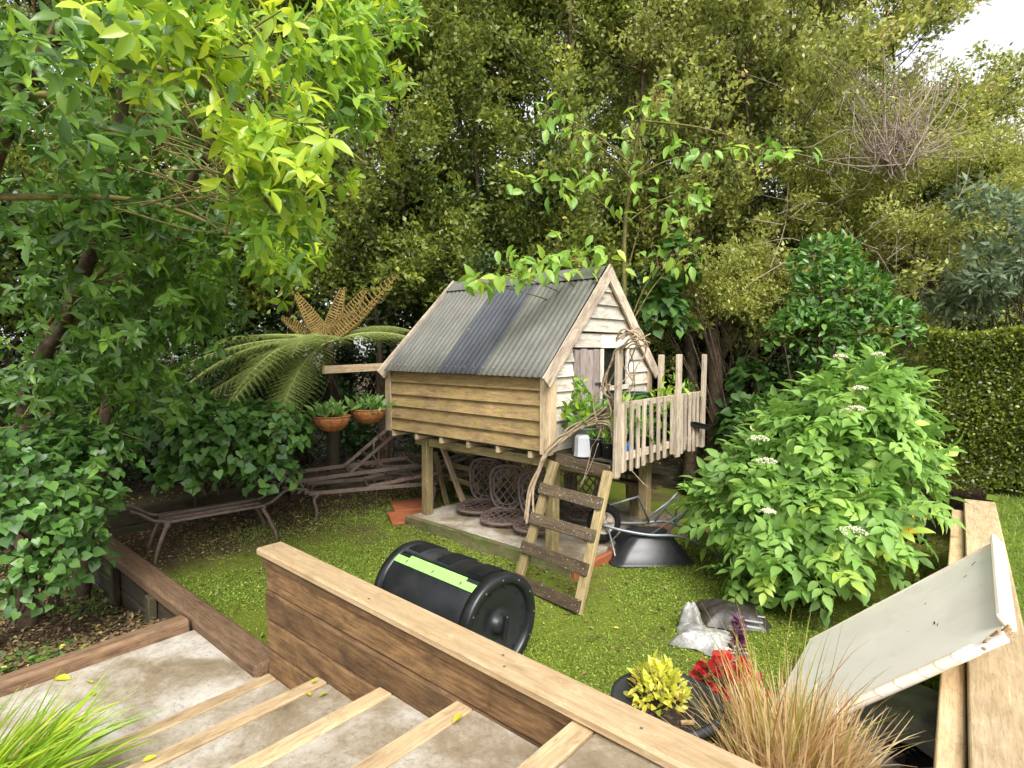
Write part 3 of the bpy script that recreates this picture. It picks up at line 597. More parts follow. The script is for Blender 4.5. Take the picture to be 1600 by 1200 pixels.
# ------------------------------------------------------------------ compost tumbler
tb = thing('compost_tumbler', 'black plastic compost tumbler drum with lime green strip on the lawn', 'compost tumbler', (-3.0, 2.80, 0)); tb.rotation_euler = (0, 0, math.radians(-2)); W_ = wm(tb) @ Matrix.Translation((0, 0, .35))
RX = Matrix.Rotation(math.pi/2, 4, 'Y')   # lathe axis onto +X
Rr = .325
body = MB().lathe([(0, -.50), (Rr*.55, -.50), (Rr*.93, -.485), (Rr, -.45), (Rr, .45), (Rr*.96, .485)], 56); 
add('drum', pymesh('drum', body.V, body.F, M_black, True), tb, W_ @ RX)
for xx, sg in ((.47, 1), (-.47, -1)):
    MB().lathe([(Rr+.002, -.05), (Rr+.016, -.044), (Rr+.018, .022), (Rr+.004, .034), (Rr-.035, .036), (Rr-.05, .02), (Rr-.055, -.02)], 56).build('end_ring', M_black2, tb, True, W_ @ Matrix.Translation((xx, 0, 0)) @ (RX if sg > 0 else RX @ Matrix.Rotation(math.pi, 4, 'X')))
ec = MB().lathe([(Rr-.05, .465), (Rr-.07, .462), (.14, .468), (.12, .452), (.06, .452), (.055, .48), (.035, .495), (0, .495)], 48).build('end_cap', M_black, tb, True, W_ @ RX)
for k in range(11): a = 2*math.pi*k/11+.2; MB().lathe([(0, .006), (.007, .005), (.008, 0)], 8).build('screw', M_rubber, ec, M=W_ @ Matrix.Translation((.468, (Rr-.085)*math.cos(a), (Rr-.085)*math.sin(a))) @ RX)
for k in range(12): a = 2*math.pi*k/12; MB().lathe([(0, .005), (.006, .004), (.007, 0)], 8).build('screw', M_bead, ec, M=W_ @ Matrix.Translation((.507, (Rr-.015)*math.cos(a), (Rr-.015)*math.sin(a))) @ RX)
MB().box((.51, .02, -.01), (0, .25, 1), (0, 1, -.25), (.15, .035, .035), .008).build('handle', M_black2, ec, M=W_)
MB().lathe([(0, -.06), (.024, -.06), (.027, .05), (.02, .06), (0, .06)], 14).build('axle_stub', M_black2, tb, True, W_ @ Matrix.Translation((-.53, 0, .02)) @ RX)
def arcpatch(x0, x1, a0, a1, r0, r1, n=10):   # curved slab on the drum, angle from up towards -Y
    V = []; F = []
    for r in (r0, r1):
        for i in range(n+1):
            a = math.radians(a0+(a1-a0)*i/n)
            for x in (x0, x1): V.append((x, -r*math.sin(a), r*math.cos(a)))
    m = 2*(n+1)
    for i in range(n): b = 2*i; F += [(m+b, m+b+1, m+b+3, m+b+2), (b, b+2, m+b+2, m+b), (b+1, m+b+1, m+b+3, b+3)]
    F += [(0, m, m+1, 1), (m-2, m-1, 2*m-1, 2*m-2)]; return V, F
gs = MB().add(*arcpatch(-.43, .43, 27, 37, Rr, Rr+.012, 3)).build('lime_strip', M_lime, tb, M=W_)
MB().add(*arcpatch(-.30, .30, 22, 27.2, Rr, Rr+.010, 2)).build('strip_flange', M_lime, gs, M=W_)
for x in (-.29, 0, .29): MB().add(*arcpatch(x-.006, x+.006, 30, 34, Rr+.012, Rr+.015, 2)).build('bolt', M_bead, gs, M=W_)
MB().add(*arcpatch(-.43, .43, -62, -52, Rr, Rr+.012, 3)).build('lime_strip', M_lime, tb, M=W_)
dl = MB().add(*arcpatch(-.42, .42, -50, 20, Rr, Rr+.008, 14)).build('lid_panel', M_black, tb, True, W_)
for g in (-.33, 0, .32):
    for k in range(6): x = g-.06+.024*k; MB().add(*arcpatch(x-.006, x+.006, -34, 14, Rr+.008, Rr+.019, 12)).build('rib', M_black2, dl, M=W_)
for xx in (-.36, .36):
    st = MB(); st.bar((xx, -.2, -.335), (xx, -.06, -.285), .05, .03); st.bar((xx, .2, -.335), (xx, .06, -.285), .05, .03); st.bar((xx, -.22, -.32), (xx, .22, -.32), .035, .04); st.build('stand', M_black2, tb, M=W_)

# ------------------------------------------------------------------ white benchtop leaning on the right wall
A_, B_ = vec(-.03, 4.67, .945), vec(.036, 3.18, .945); dn = unit(vec(-.479, -.06, -.44)); LD = 1.36; C_ = B_+dn*LD; D_ = A_+dn*LD
bt = thing('benchtop', 'discarded cream laminate benchtop leaning on the pale retaining wall', 'benchtop', tuple((A_+B_)/2))
nb = unit(np.cross(B_-A_, C_-B_)); nb = nb if nb[2] > 0 else -nb; ctr = (A_+C_)/2; xl = unit(A_-B_); Lb = np.linalg.norm(A_-B_)
board('panel', ctr+nb*.03, xl, -dn, (Lb-.05, LD, .032), M_laminate, bt, .003, 0)
MB().tube([B_+nb*.03+xl*.02+dn*t for t in np.linspace(.13, LD, 12)], .026, 14).build('rolled_edge', M_edge, bt, True)
board('splashback', A_*.5+B_*.5+nb*.05-dn*.02+xl*.03, xl, nb, (Lb-.10, .09, .035), M_edge, bt, .012, .001)
board('far_edge', A_+nb*.032+dn*LD*.5-xl*.012, dn, xl, (LD, .022, .036), M_edge, bt, .004, 0)
ck = MB()
for k in range(9): ck.box(B_+nb*(.03+R.uniform(-.01, .015))+xl*R.uniform(-.01, .05)+dn*R.uniform(-.02, .12), (R.random(), R.random(), R.random()), (R.random(), 1, R.random()), (R.uniform(.03, .07), R.uniform(.02, .04), R.uniform(.015, .03)), .006)
ck.build('broken_corner', M_chip, bt)
for (u, v, s) in ((1.25, .13, .05), (1.08, .18, .03), (.55, .34, .05), (.5, .32, .03), (.95, .42, .025), (.62, .5, .012), (.35, .55, .012)):
    p = B_+xl*u+dn*v+nb*.0475; m = MB(); a = R.uniform(-.8, .8); d1 = xl*math.cos(a)+dn*math.sin(a); d2 = np.cross(nb, d1)
    n = 7; pts = [(s*(i/(n-1)-.5), s*.10*math.sin(math.pi*i/(n-1))*R.uniform(.6, 1.3)) for i in range(n)]+[(s*(.5-i/(n-1)), -s*.08*math.sin(math.pi*i/(n-1))*R.uniform(.3, 1)) for i in range(1, n-1)]
    m.prism(pts, frame(p, d1, d2), .002); m.build('scuff_mark', M_ink, bt)
for t in (.22, .30, .38, .50, .60, .72): MB().tube([B_+nb*.03+xl*.02+dn*(t+.01*math.sin(a*2))+(nb*math.cos(a)-xl*math.sin(a))*.0262 for a in np.linspace(-.4, 2.1, 8)], .0014, 4).build('crack_line', M_chip, bt)
# ------------------------------------------------------------------ leaf machinery
def T_leaf(w=1., curl=.12, fold=.10, wide=.4, serr=0.):
    st = [(.0, .02), (.16, .62), (wide, 1.), (.7, .72), (.9, .28)]; V = [(0, 0, 0)]; F = []
    for s, ww in st[1:]: h = .5*w*ww; V += [(s, -h, fold*ww-curl*s*s), (s, 0, -curl*s*s), (s, h, fold*ww-curl*s*s)]
    V.append((1, 0, -curl*1.1)); F += [(0, 2, 1), (0, 3, 2)]
    for i in range(3): a = 1+3*i; F += [(a, a+1, a+4), (a, a+4, a+3), (a+1, a+2, a+5), (a+1, a+5, a+4)]
    a = 10; n = len(V)-1; F += [(a, a+1, n), (a+1, a+2, n)]; return np.array(V, float), np.array(F)
def T_simple(w=.5, fold=.12):
    return np.array([(0, 0, 0), (.42, -.5*w, fold*.5), (1, 0, -.05), (.42, .5*w, fold*.5)], float), np.array([(0, 1, 2, 3)])
def T_heart(curl=.1, fold=.12):
    o = [(.10, .0), (-.04, .20), (.02, .38), (.22, .50), (.48, .43), (.76, .2), (1., .0)]
    V = [(.12, 0, 0), (.35, 0, 0), (.65, 0, -.05), (1, 0, -.16)]; 
    for s in (-1, 1):
        for (a, b) in o[1:6]: V.append((a, s*b, fold*b*1.4-curl*a*a))
    F = []
    for k, s in ((4, -1), (9, 1)):
        t = [(0, k, k+1), (0, k+1, k+2), (0, k+2, 1), (1, k+2, k+3), (1, k+3, 2), (2, k+3, k+4), (2, k+4, 3)]; F += t if s > 0 else [q[::-1] for q in t]
    return np.array(V, float), np.array(F)
def T_pinnate(n=3, lw=.45):
    Vs = []; Fs = []; o = 0; V0, F0 = T_leaf(lw, .18, .10)
    pl = [(.95, 0., .60)]
    for k in range(n-1):
        s = .34+.36*k; pl += [(s, 58, .52-.04*k), (s, -58, .52-.04*k)]
    for s, a, L in pl:
        c, sn = math.cos(math.radians(a)), math.sin(math.radians(a)); Q = V0*L; X = Q[:, 0]*c-Q[:, 1]*sn; Y = Q[:, 0]*sn+Q[:, 1]*c
        Vs.append(np.stack([X+s*.8, Y, Q[:, 2]-.10*s*s-.12*np.hypot(X, Y)**2], -1)); Fs.append(F0+o); o += len(V0)
    r = np.array([(0, -.012, 0), (0, .012, 0), (.78, .007, -.09), (.78, -.007, -.09)], float); Vs.append(r); Fs.append(np.array([(0, 2, 1), (0, 3, 2)])+o)
    return np.concatenate(Vs), np.concatenate(Fs)
def basis(D, Nn):
    D = unit(D); Sx = np.cross(Nn, D); Sx = unit(np.where(np.linalg.norm(Sx, axis=-1, keepdims=True) < 1e-4, np.cross(vec(1, .2, .1), D), Sx)); return D, Sx, np.cross(D, Sx)
def leaves(name, tpl, P, D, Nn, L, tint, mat, parent=None, M=None, smooth=False):
    V0, F0 = tpl; D, Sx, Nn = basis(D, Nn); L = np.asarray(L)[:, None, None]
    V = P[:, None]+L*(V0[None, :, 0:1]*D[:, None]+V0[None, :, 1:2]*Sx[:, None]+V0[None, :, 2:3]*Nn[:, None])
    F = F0[None]+(np.arange(len(P))*len(V0))[:, None, None]
    return add(name, npmesh(name, V.reshape(-1, 3), F.reshape(-1, F0.shape[1]), mat, np.repeat(tint, len(V0)), smooth), parent, M)
def leaf_objs(name, meshes, P, D, Nn, L, parent):
    D, Sx, Nn = basis(D, Nn); inv = wm(parent).inverted()
    for i in range(len(P)):
        o = bpy.data.objects.new(name, meshes[i % len(meshes)]); l = float(L[i])
        m = Matrix(((D[i][0]*l, Sx[i][0]*l, Nn[i][0]*l, P[i][0]), (D[i][1]*l, Sx[i][1]*l, Nn[i][1]*l, P[i][1]), (D[i][2]*l, Sx[i][2]*l, Nn[i][2]*l, P[i][2]), (0, 0, 0, 1)))
        o.matrix_basis = m; o.parent = parent; o.matrix_parent_inverse = inv; S.collection.objects.link(o)
def big_and_rest(parent, tpl, meshes, P, D, Nn, L, tint, mat, nbig=300, nm='leaf'):
    """the leaves that show largest become parts of their own, the rest one part"""
    q = P-CP; fw = q@vec(-math.sin(YAW), math.cos(YAW), 0); rt_ = q@vec(math.cos(YAW), math.sin(YAW), 0)
    key = L/np.maximum(fw, .3); key = np.where((fw < .3) | (np.abs(rt_) > fw*.95) | (q[:, 2] > fw*.64), 0, key)
    Ds, Ss, Ns = basis(D, Nn); key = key*(.3+np.abs((Ns*unit(q)).sum(1)))/np.linalg.norm(q, axis=1)**1.0
    o = np.argsort(-key); b = o[:nbig]; r = o[nbig:]
    leaf_objs(nm, meshes, P[b], D[b], Nn[b], L[b], parent)
    if len(r): tag(leaves('foliage', tpl, P[r], D[r], Nn[r], L[r], tint[r], mat, parent), kind='stuff')
def unitmesh(name, tpl, mat): V, F = tpl; return npmesh(name, V, F, mat, smooth=False)
def sph(n): return unit(rng.normal(size=(n, 3)))
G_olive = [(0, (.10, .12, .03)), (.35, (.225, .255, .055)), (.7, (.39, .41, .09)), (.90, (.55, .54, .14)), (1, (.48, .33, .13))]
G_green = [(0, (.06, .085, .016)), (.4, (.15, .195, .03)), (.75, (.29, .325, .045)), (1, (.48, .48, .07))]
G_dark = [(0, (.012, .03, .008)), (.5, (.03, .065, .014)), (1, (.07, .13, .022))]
G_lime = [(0, (.05, .12, .015)), (.45, (.13, .26, .025)), (.75, (.30, .46, .03)), (1, (.56, .64, .04))]
G_elder = [(0, (.12, .23, .045)), (.5, (.215, .385, .075)), (.85, (.34, .52, .10)), (1, (.54, .66, .10))]
G_kawa = [(0, (.03, .085, .015)), (.5, (.065, .165, .025)), (1, (.14, .28, .045))]
G_cam = [(0, (.045, .125, .02)), (.6, (.09, .21, .03)), (.93, (.18, .34, .04)), (1, (.50, .50, .05))]
L_olive = leafmat('leaf_olive', G_olive); L_green = leafmat('leaf_green', G_green); L_dark = leafmat('leaf_dark', G_dark, trans=.25); L_lime = leafmat('leaf_lime', G_lime, rough=.35, trans=.42); L_limeo = leafmat('leaf_lime_single', G_lime, 'obj', .33, .42)
L_elder = leafmat('leaf_elder', G_elder, rough=.5); L_eldero = leafmat('leaf_elder_single', G_elder, 'obj', .5); L_kawa = leafmat('leaf_heart', G_kawa, rough=.4, trans=.25); L_kawao = leafmat('leaf_heart_single', G_kawa, 'obj', .4, .25)
L_cam = leafmat('leaf_glossy', G_cam, rough=.3, trans=.2); L_camo = leafmat('leaf_glossy_single', G_cam, 'obj', .3, .2)

# ------------------------------------------------------------------ trees with branching crowns
def grow(H, Rc, low, nst, nlimb, ntw, twl, up=.5, lean=(0, 0), rad=.09, profile=None, spread=.35):
    br = []; tips = []
    stems = []
    for s in range(nst):
        a = rng.uniform(0, 6.28); top = vec(lean[0]+math.cos(a)*spread*(s > 0)*2, lean[1]+math.sin(a)*spread*(s > 0)*2, H*(1-.12*s*rng.random()))
        b = vec(math.cos(a), math.sin(a), 0)*.12*(s > 0); mid = b*.5+top*.5+vec(*rng.normal(0, .18, 2), 0); st = curve([b, b*.7+top*.25+vec(*rng.normal(0, .12, 2), 0), mid, top*.8+mid*.2+vec(*rng.normal(0, .12, 2), 0), top], 22)
        stems.append(st); br.append((st, np.linspace(rad*(1-.25*(s > 0)), .012, 22)))
    for i in range(nlimb):
        st = stems[rng.integers(nst)]; t = low+(1-low)*(i+rng.random())/nlimb; k = min(20, int(t*21)); p0 = st[k]; pr = profile(t) if profile else math.sin(math.pi*min(1, max(.08, (t-low)/(1-low)*.86+.14)))**.6
        a = rng.uniform(0, 6.28); el = rng.uniform(.1, .9)*up+.3*t; L = Rc*pr*rng.uniform(.6, 1.05); d = vec(math.cos(a)*math.cos(el), math.sin(a)*math.cos(el), math.sin(el))
        lm = curve([p0, p0+d*L*.45+vec(0, 0, -.06*L), p0+d*L+vec(0, 0, .12*L)], 9); br.append((lm, np.linspace(max(.011, rad*.32*(1-t*.5)), .005, 9)))
        for j in range(ntw):
            q = lm[rng.integers(3, 9)]; dd = unit(d*.7+rng.normal(0, .6, 3)+vec(0, 0, .35)); tl = twl*rng.uniform(.6, 1.2); tips.append((q, q+dd*tl))
    return br, tips
def crown(tips, n, Lm, sig, mtint=.45, up=.35):
    p0 = np.array([t[0] for t in tips]); p1 = np.array([t[1] for t in tips]); k = rng.integers(len(tips), size=n); s = rng.beta(2.2, 1.3, n)
    P = p0[k]+(p1-p0)[k]*s[:, None]+rng.normal(0, sig, (n, 3))*(1.15-s[:, None]*.6); tw = unit(p1-p0)[k]
    D = unit(tw*.6+rng.normal(0, .7, (n, 3))+vec(0, 0, .1)); Nn = unit(vec(0, 0, up)*2+rng.normal(0, .7, (n, 3)))
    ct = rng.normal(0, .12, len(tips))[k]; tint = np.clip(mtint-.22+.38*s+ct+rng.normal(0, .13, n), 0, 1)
    return P, D, Nn, Lm*rng.uniform(.65, 1.25, n), tint
def tree_mesh(name, n, Lm, sig, mat, mt, **kw):
    br, tips = grow(**kw); V, F = tubes(br+[(np.linspace(a, b, 3), [.005, .0035, .002]) for a, b in tips[::3]], 5)
    tr = npmesh('trunk', V, F, M_bark, smooth=True); P, D, Nn, L, t = crown(tips, n, Lm, sig, mt); T = T_simple(.56); V0, F0 = T
    D, Sx, Nn = basis(D, Nn); V = P[:, None]+L[:, None, None]*(V0[None, :, 0:1]*D[:, None]+V0[None, :, 1:2]*Sx[:, None]+V0[None, :, 2:3]*Nn[:, None])
    F = F0[None]+(np.arange(n)*4)[:, None, None]; return tr, npmesh('crown', V.reshape(-1, 3), F.reshape(-1, 4), mat, np.repeat(t, 4))
def plant_tree(name, label, meshes, loc, rot, sc, group, cat='tree'):
    t = thing(name, label, cat, loc, group); t.rotation_euler = (0, 0, rot); t.scale = sc
    for nm, me in zip(('trunk', 'crown'), meshes): add(nm, me, t, wm(t))
    return t
tall = lambda t: .55+.45*math.sin(math.pi*min(1., t*1.02))
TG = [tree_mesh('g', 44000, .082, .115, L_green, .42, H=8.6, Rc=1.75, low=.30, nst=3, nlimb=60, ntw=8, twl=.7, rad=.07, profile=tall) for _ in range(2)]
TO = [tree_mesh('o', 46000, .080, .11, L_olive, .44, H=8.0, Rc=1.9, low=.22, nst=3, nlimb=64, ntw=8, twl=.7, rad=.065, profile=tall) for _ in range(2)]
TD = tree_mesh('d', 26000, .085, .16, L_dark, .45, H=4.6, Rc=1.7, low=.05, nst=3, nlimb=34, ntw=7, twl=.6, rad=.06, profile=tall)  # dark-leaved shrubs, added to darken the gaps under the crowns
ORDW = ['first', 'second', 'third', 'fourth', 'fifth', 'sixth', 'seventh', 'eighth', 'ninth', 'tenth', 'eleventh', 'twelfth', 'thirteenth', 'fourteenth']
def gz(p, z): return (p[0], p[1], z)
front = [(470, 9.6, TG[0], 'dark green', 'behind the tree fern'), (605, 9.4, TG[1], 'tall green', 'behind the left end of the playhouse roof'), (735, 9.9, TG[0], 'tall green', 'right behind the middle of the roof'), (865, 9.5, TG[1], 'tall green', 'behind the roof ridge near the gable'),
  (985, 9.8, TO[0], 'olive green', 'just right of the gable peak'), (1120, 9.3, TO[1], 'olive green', 'behind the picket deck posts'), (1245, 9.7, TO[0], 'olive leaved', 'above the glossy shrub'), (1365, 9.6, TO[1], 'yellow olive', 'under the bare twig mass'), (1490, 10.2, TO[0], 'yellow olive', 'left of the open sky at right'), (1625, 10.4, TO[1], 'yellow olive', 'at the right picture edge above the hedge')]
for i, (px, d, me, col, where) in enumerate(front):
    p = at(px, 541, d); sc = [1, 1, 1.04, 1, 1.02, 1.06, 1, .92, .74, .50][i]; hs_ = 1.0+.06*math.sin(i*2.3)
    plant_tree('shelter_tree', '%s small-leaved tree %s' % (col, where), me, gz(p, .2), i*1.37+.4, (hs_, hs_, sc), 'row of shelter trees behind the garden')
for i, (px, d) in enumerate(((330, 10.5), (540, 12), (690, 12.4), (830, 12), (960, 12.6), (1090, 12.2), (1220, 12.4), (1340, 12.2), (1440, 12.8))):
    p = at(px, 541, d); plant_tree('shelter_tree', 'rear-row shelter tree glimpsed between the front trees, %s from the left' % ORDW[i], (TG[i % 2] if px < 1000 else TO[i % 2]), gz(p, .3), i*2.1, (1.1, 1.1, 1.12 if px < 1200 else .9 if px < 1300 else .78 if px < 1400 else .55), 'second row of shelter trees')
for i, (px, d) in enumerate(((-60, 7.6), (90, 8.2), (230, 8.6), (370, 9.0))):
    p = at(px, 541, d); plant_tree('shelter_tree', 'tall dark tree behind the left broadleaf tree, %s from the left' % ORDW[i], TG[i % 2], gz(p, -.1), i*1.9+.7, (1, 1, 1.05), 'tall trees behind the broadleaf tree')
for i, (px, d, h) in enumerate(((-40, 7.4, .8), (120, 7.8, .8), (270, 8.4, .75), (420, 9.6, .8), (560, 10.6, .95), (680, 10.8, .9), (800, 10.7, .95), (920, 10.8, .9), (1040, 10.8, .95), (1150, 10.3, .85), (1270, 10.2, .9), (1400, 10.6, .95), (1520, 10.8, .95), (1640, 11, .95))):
    p = at(px, 541, d); plant_tree('understorey_shrub', 'dark-leaved shrub added to darken the gaps among the shelter tree trunks, %s from the left' % ORDW[i], TD, gz(p, .05), i*2.7, (1, 1, h), 'dark shrubs added among the trunks', 'shrub')
# two stout lichen-spotted trunks right of the deck
for px, d, lab, h in ((1117, 8.15, 'stout lichen-spotted trunk just right of the deck end', 5.2), (1080, 8.5, 'slim dark trunk behind the last deck post', 4.8), (1180, 9.2, 'thin dark trunk further right in the shade', 4.)):
    p = at(px, 541, d); t = thing('bare_tree', lab, 'tree', gz(p, .2)); bk = vec(-math.sin(YAW), math.cos(YAW), 0); pts = curve([gz(p, .1), gz(p+vec(.03, .02, 0), 1.4), gz(p+vec(-.05, .05, 0)+bk*.25, 2.8), gz(p+vec(-.15, .2, 0)+bk*1.5, h)], 18)
    rad = {1117: .13, 1080: .10, 1180: .06}[px]; MB().tube(pts, np.linspace(rad, rad*.55, 18), 12).build('trunk', M_bark, t, True)
# dead twig mass
dt = thing('dead_branches', 'bare grey-brown dead twigs high in the olive tree', 'dead branches', tuple(at(1400, 250, 8.6))); it = []
for k in range(150):
    a = at(1395+rng.normal(0, 22), 255+rng.normal(0, 15), 7.6+rng.normal(0, .15)); b = at(1405+rng.normal(0, 75), 150+rng.uniform(-90, 110), 7.5+rng.normal(0, .3)); it.append((curve([a, a*.6+b*.4+rng.normal(0, .16, 3), a*.25+b*.75+rng.normal(0, .16, 3), b], 12), np.linspace(.008, .002, 12)))
for k in range(70):
    a = at(1200+rng.uniform(0, 320), 380+rng.normal(0, 60), 7.7); b = a+rng.normal(0, .45, 3); it.append((curve([a, (a+b)/2+rng.normal(0, .12, 3), b], 7), np.linspace(.007, .002, 7)))
V, F = tubes(it, 4); tag(add('twigs', npmesh('twigs', V, F, M_twig), dt), kind='stuff')
# ------------------------------------------------------------------ left broadleaf tree, overhanging the stairs
bt_ = thing('broadleaf_tree', 'large glossy broadleaf tree overhanging from the left with mossy limbs', 'tree', (-6.4, .9, -.25))
limbs = []; tl0 = vec(-6.45, .95, -.35)
main = [curve([tl0, at(40, 640, 5.2), at(110, 480, 4.9), at(170, 300, 4.6), at(200, 60, 4.4), at(190, -150, 4.4)], 24),
        curve([tl0+vec(-.5, .5, 0), at(170, 620, 6.2), at(230, 430, 5.8), at(340, 200, 5.2), at(420, 20, 4.8)], 24),
        curve([tl0+vec(.2, -.3, 0), at(-40, 600, 4.2), at(-30, 330, 3.6), at(60, 100, 3.2), at(160, -60, 3.0)], 24)]
for m, r0 in zip(main, (.085, .075, .07)): limbs.append((m, np.linspace(r0, .025, 24)))
# foliage masses: (px, py, distance, spread px x, y, rosettes, tint mean, painted high where lit, low in shade)
masses = [(330, 80, 2.6, 110, 70, 80, .78), (430, 230, 2.5, 80, 60, 88, .80), (430, 330, 2.7, 60, 50, 34, .62), (250, 20, 2.4, 90, 40, 34, .70), (120, 60, 2.5, 90, 60, 30, .42), (120, 200, 2.6, 90, 50, 26, .22),
  (540, 60, 3.8, 60, 60, 60, .60), (560, 150, 4.0, 40, 45, 34, .55), (470, 120, 4.2, 70, 70, 46, .40), (430, 400, 4.2, 45, 42, 50, .62), (460, 370, 4.4, 40, 30, 26, .62), (300, 370, 4.4, 90, 55, 60, .24), (130, 330, 4.2, 110, 70, 70, .18),
  (290, 470, 4.9, 80, 55, 84, .26), (150, 470, 4.8, 120, 70, 84, .15), (200, 590, 5.3, 90, 45, 84, .20), (60, 600, 4.9, 90, 70, 60, .14), (60, 760, 4.9, 80, 60, 40, .14), (20, 120, 3.4, 70, 90, 60, .16), (230, 160, 4.4, 120, 90, 70, .2), (620, 20, 4.4, 30, 30, 16, .5)]
LP, LDr, LN, LL, LT = [], [], [], [], []
for (px, py, d, sx, sy, n, tm) in masses:
    c = at(px, py, d); best = min(((np.linalg.norm(m[k]-c), m, k) for m in main for k in range(6, 24, 2)), key=lambda t: t[0]); src = best[1][max(2, best[2]-4)]
    lb_ = curve([src, src*.5+c*.5+vec(0, 0, .12)+rng.normal(0, .08, 3), c], 12); limbs.append((lb_, np.linspace(.024, .009, 12)))
    for k in range(max(3, n//9)):
        q = at(px+rng.normal(0, sx*.8), py+rng.normal(0, sy*.8), d*(1+rng.normal(0, .06))); a0 = lb_[rng.integers(5, 12)]; limbs.append((curve([a0, (a0+q)/2+rng.normal(0, .07, 3), q], 8), np.linspace(.008, .003, 8)))
    for k in range(int(n*(1. if d < 3 else 1.9))):
        p = at(px+rng.normal(0, sx*.62), py+rng.normal(0, sy*.62), d*(1+rng.normal(0, .075))); ax = unit(vec(.55, .15, .1)+rng.normal(0, .55, 3)); u = unit(np.cross(ax, vec(.1, .3, 1))); v = np.cross(ax, u)
        nl = rng.integers(5, 9); ph0 = rng.uniform(0, 6.28); lt = np.clip(tm+rng.normal(0, .16), 0, 1)
        for j in range(nl):
            a = ph0+j*2.4; rd = u*math.cos(a)+v*math.sin(a); dd = unit(ax*rng.uniform(.25, .8)+rd+vec(0, 0, -.28)); LP.append(p-ax*.012*j); LDr.append(dd); LN.append(unit(ax*.8+vec(0, 0, .6)+rng.normal(0, .25, 3)-dd*.2)); LL.append(rng.uniform(.055, .12)*(1. if d < 3 else 1.1)); LT.append(np.clip(lt+rng.normal(0, .09)-.05*(j > 4), 0, 1))
for k in range(22):    # bare mossy twigs sweeping right
    a = at(rng.uniform(120, 330), rng.uniform(170, 330), rng.uniform(3., 4.2)); b = at(rng.uniform(330, 520), rng.uniform(230, 400), rng.uniform(3., 4.0)); limbs.append((curve([a, (a+b)/2+rng.normal(0, .1, 3)+vec(0, 0, .06), b], 12), np.linspace(.007, .002, 12)))
V, F = tubes(limbs[:3], 10); add('trunk', npmesh('trunk', V, F, M_bark, smooth=True), bt_)
V, F = tubes(limbs[3:], 5); tag(add('branches', npmesh('branches', V, F, M_barkL, smooth=True), bt_), kind='stuff')
TL = T_leaf(.40, .16, .07)
# leaf mesh by tone: lit masses are painted lime, shaded masses deep green
P, D, Nn, L, Tt = map(np.array, (LP, LDr, LN, LL, LT))
shade = [unitmesh('leaf', T_leaf(.40, .10+.08*(k % 3), .07), leafmat('leaf_shade_%d' % k, [(0, c0), (1, c1)], 'obj', .33, .38)) for k, (c0, c1) in enumerate((((.025, .065, .012), (.05, .12, .018)), ((.05, .12, .016), (.10, .20, .02)), ((.11, .22, .02), (.22, .36, .02)), ((.22, .36, .02), (.40, .52, .03)), ((.34, .48, .03), (.50, .60, .045))))]
q = P-CP; fw = q@vec(-math.sin(YAW), math.cos(YAW), 0); rt_ = q@vec(math.cos(YAW), math.sin(YAW), 0); key = L/np.maximum(fw, .3); key[(np.abs(rt_) > fw*.93) | (q[:, 2] > fw*.62)] = 0
o = np.argsort(-key); big, rest = o[:300], o[300:]
for s in range(5):
    b = big[np.clip((Tt[big]*5).astype(int), 0, 4) == s]
    if len(b): leaf_objs('leaf', [shade[s]], P[b], D[b], Nn[b], L[b], bt_)
tag(leaves('foliage', TL, P[rest], D[rest], Nn[rest], L[rest], Tt[rest], L_lime, bt_), kind='stuff')

# ------------------------------------------------------------------ generic mound shrubs with big leaves
def mound(name, label, base, lobes, n, Lr, tpl, mesh_mat, objmat, mt, nbig=300, droop=.2, stems=10, cat='shrub', shell=.35, face=None):
    t = thing(name, label, cat, base); c = np.array([l[0] for l in lobes]); r = np.array([l[1] for l in lobes]); w = (r.prod(1)**(2/3)); k = rng.choice(len(lobes), n, p=w/w.sum())
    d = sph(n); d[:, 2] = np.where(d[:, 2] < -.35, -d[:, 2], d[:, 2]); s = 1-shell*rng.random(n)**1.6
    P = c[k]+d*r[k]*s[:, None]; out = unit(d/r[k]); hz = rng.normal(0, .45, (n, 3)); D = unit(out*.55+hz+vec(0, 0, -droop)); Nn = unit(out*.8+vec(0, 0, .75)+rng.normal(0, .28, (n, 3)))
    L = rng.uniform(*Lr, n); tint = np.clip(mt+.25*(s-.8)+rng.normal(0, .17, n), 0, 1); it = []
    for j in range(stems):
        e = P[rng.integers(n)]; b = np.array(base)+vec(*rng.normal(0, .08, 2), 0); it.append((curve([b, b*.45+e*.55+vec(0, 0, .15), e], 10), np.linspace(.016, .005, 10)))
    V, F = tubes(it, 6); add('stems', npmesh('stems', V, F, M_bark, smooth=True), t)
    ok = (P[:, 2] > .04); big_and_rest(t, tpl, [unitmesh('leaf', tpl, objmat)], P[ok], D[ok], Nn[ok], L[ok], tint[ok], mesh_mat, nbig); return t
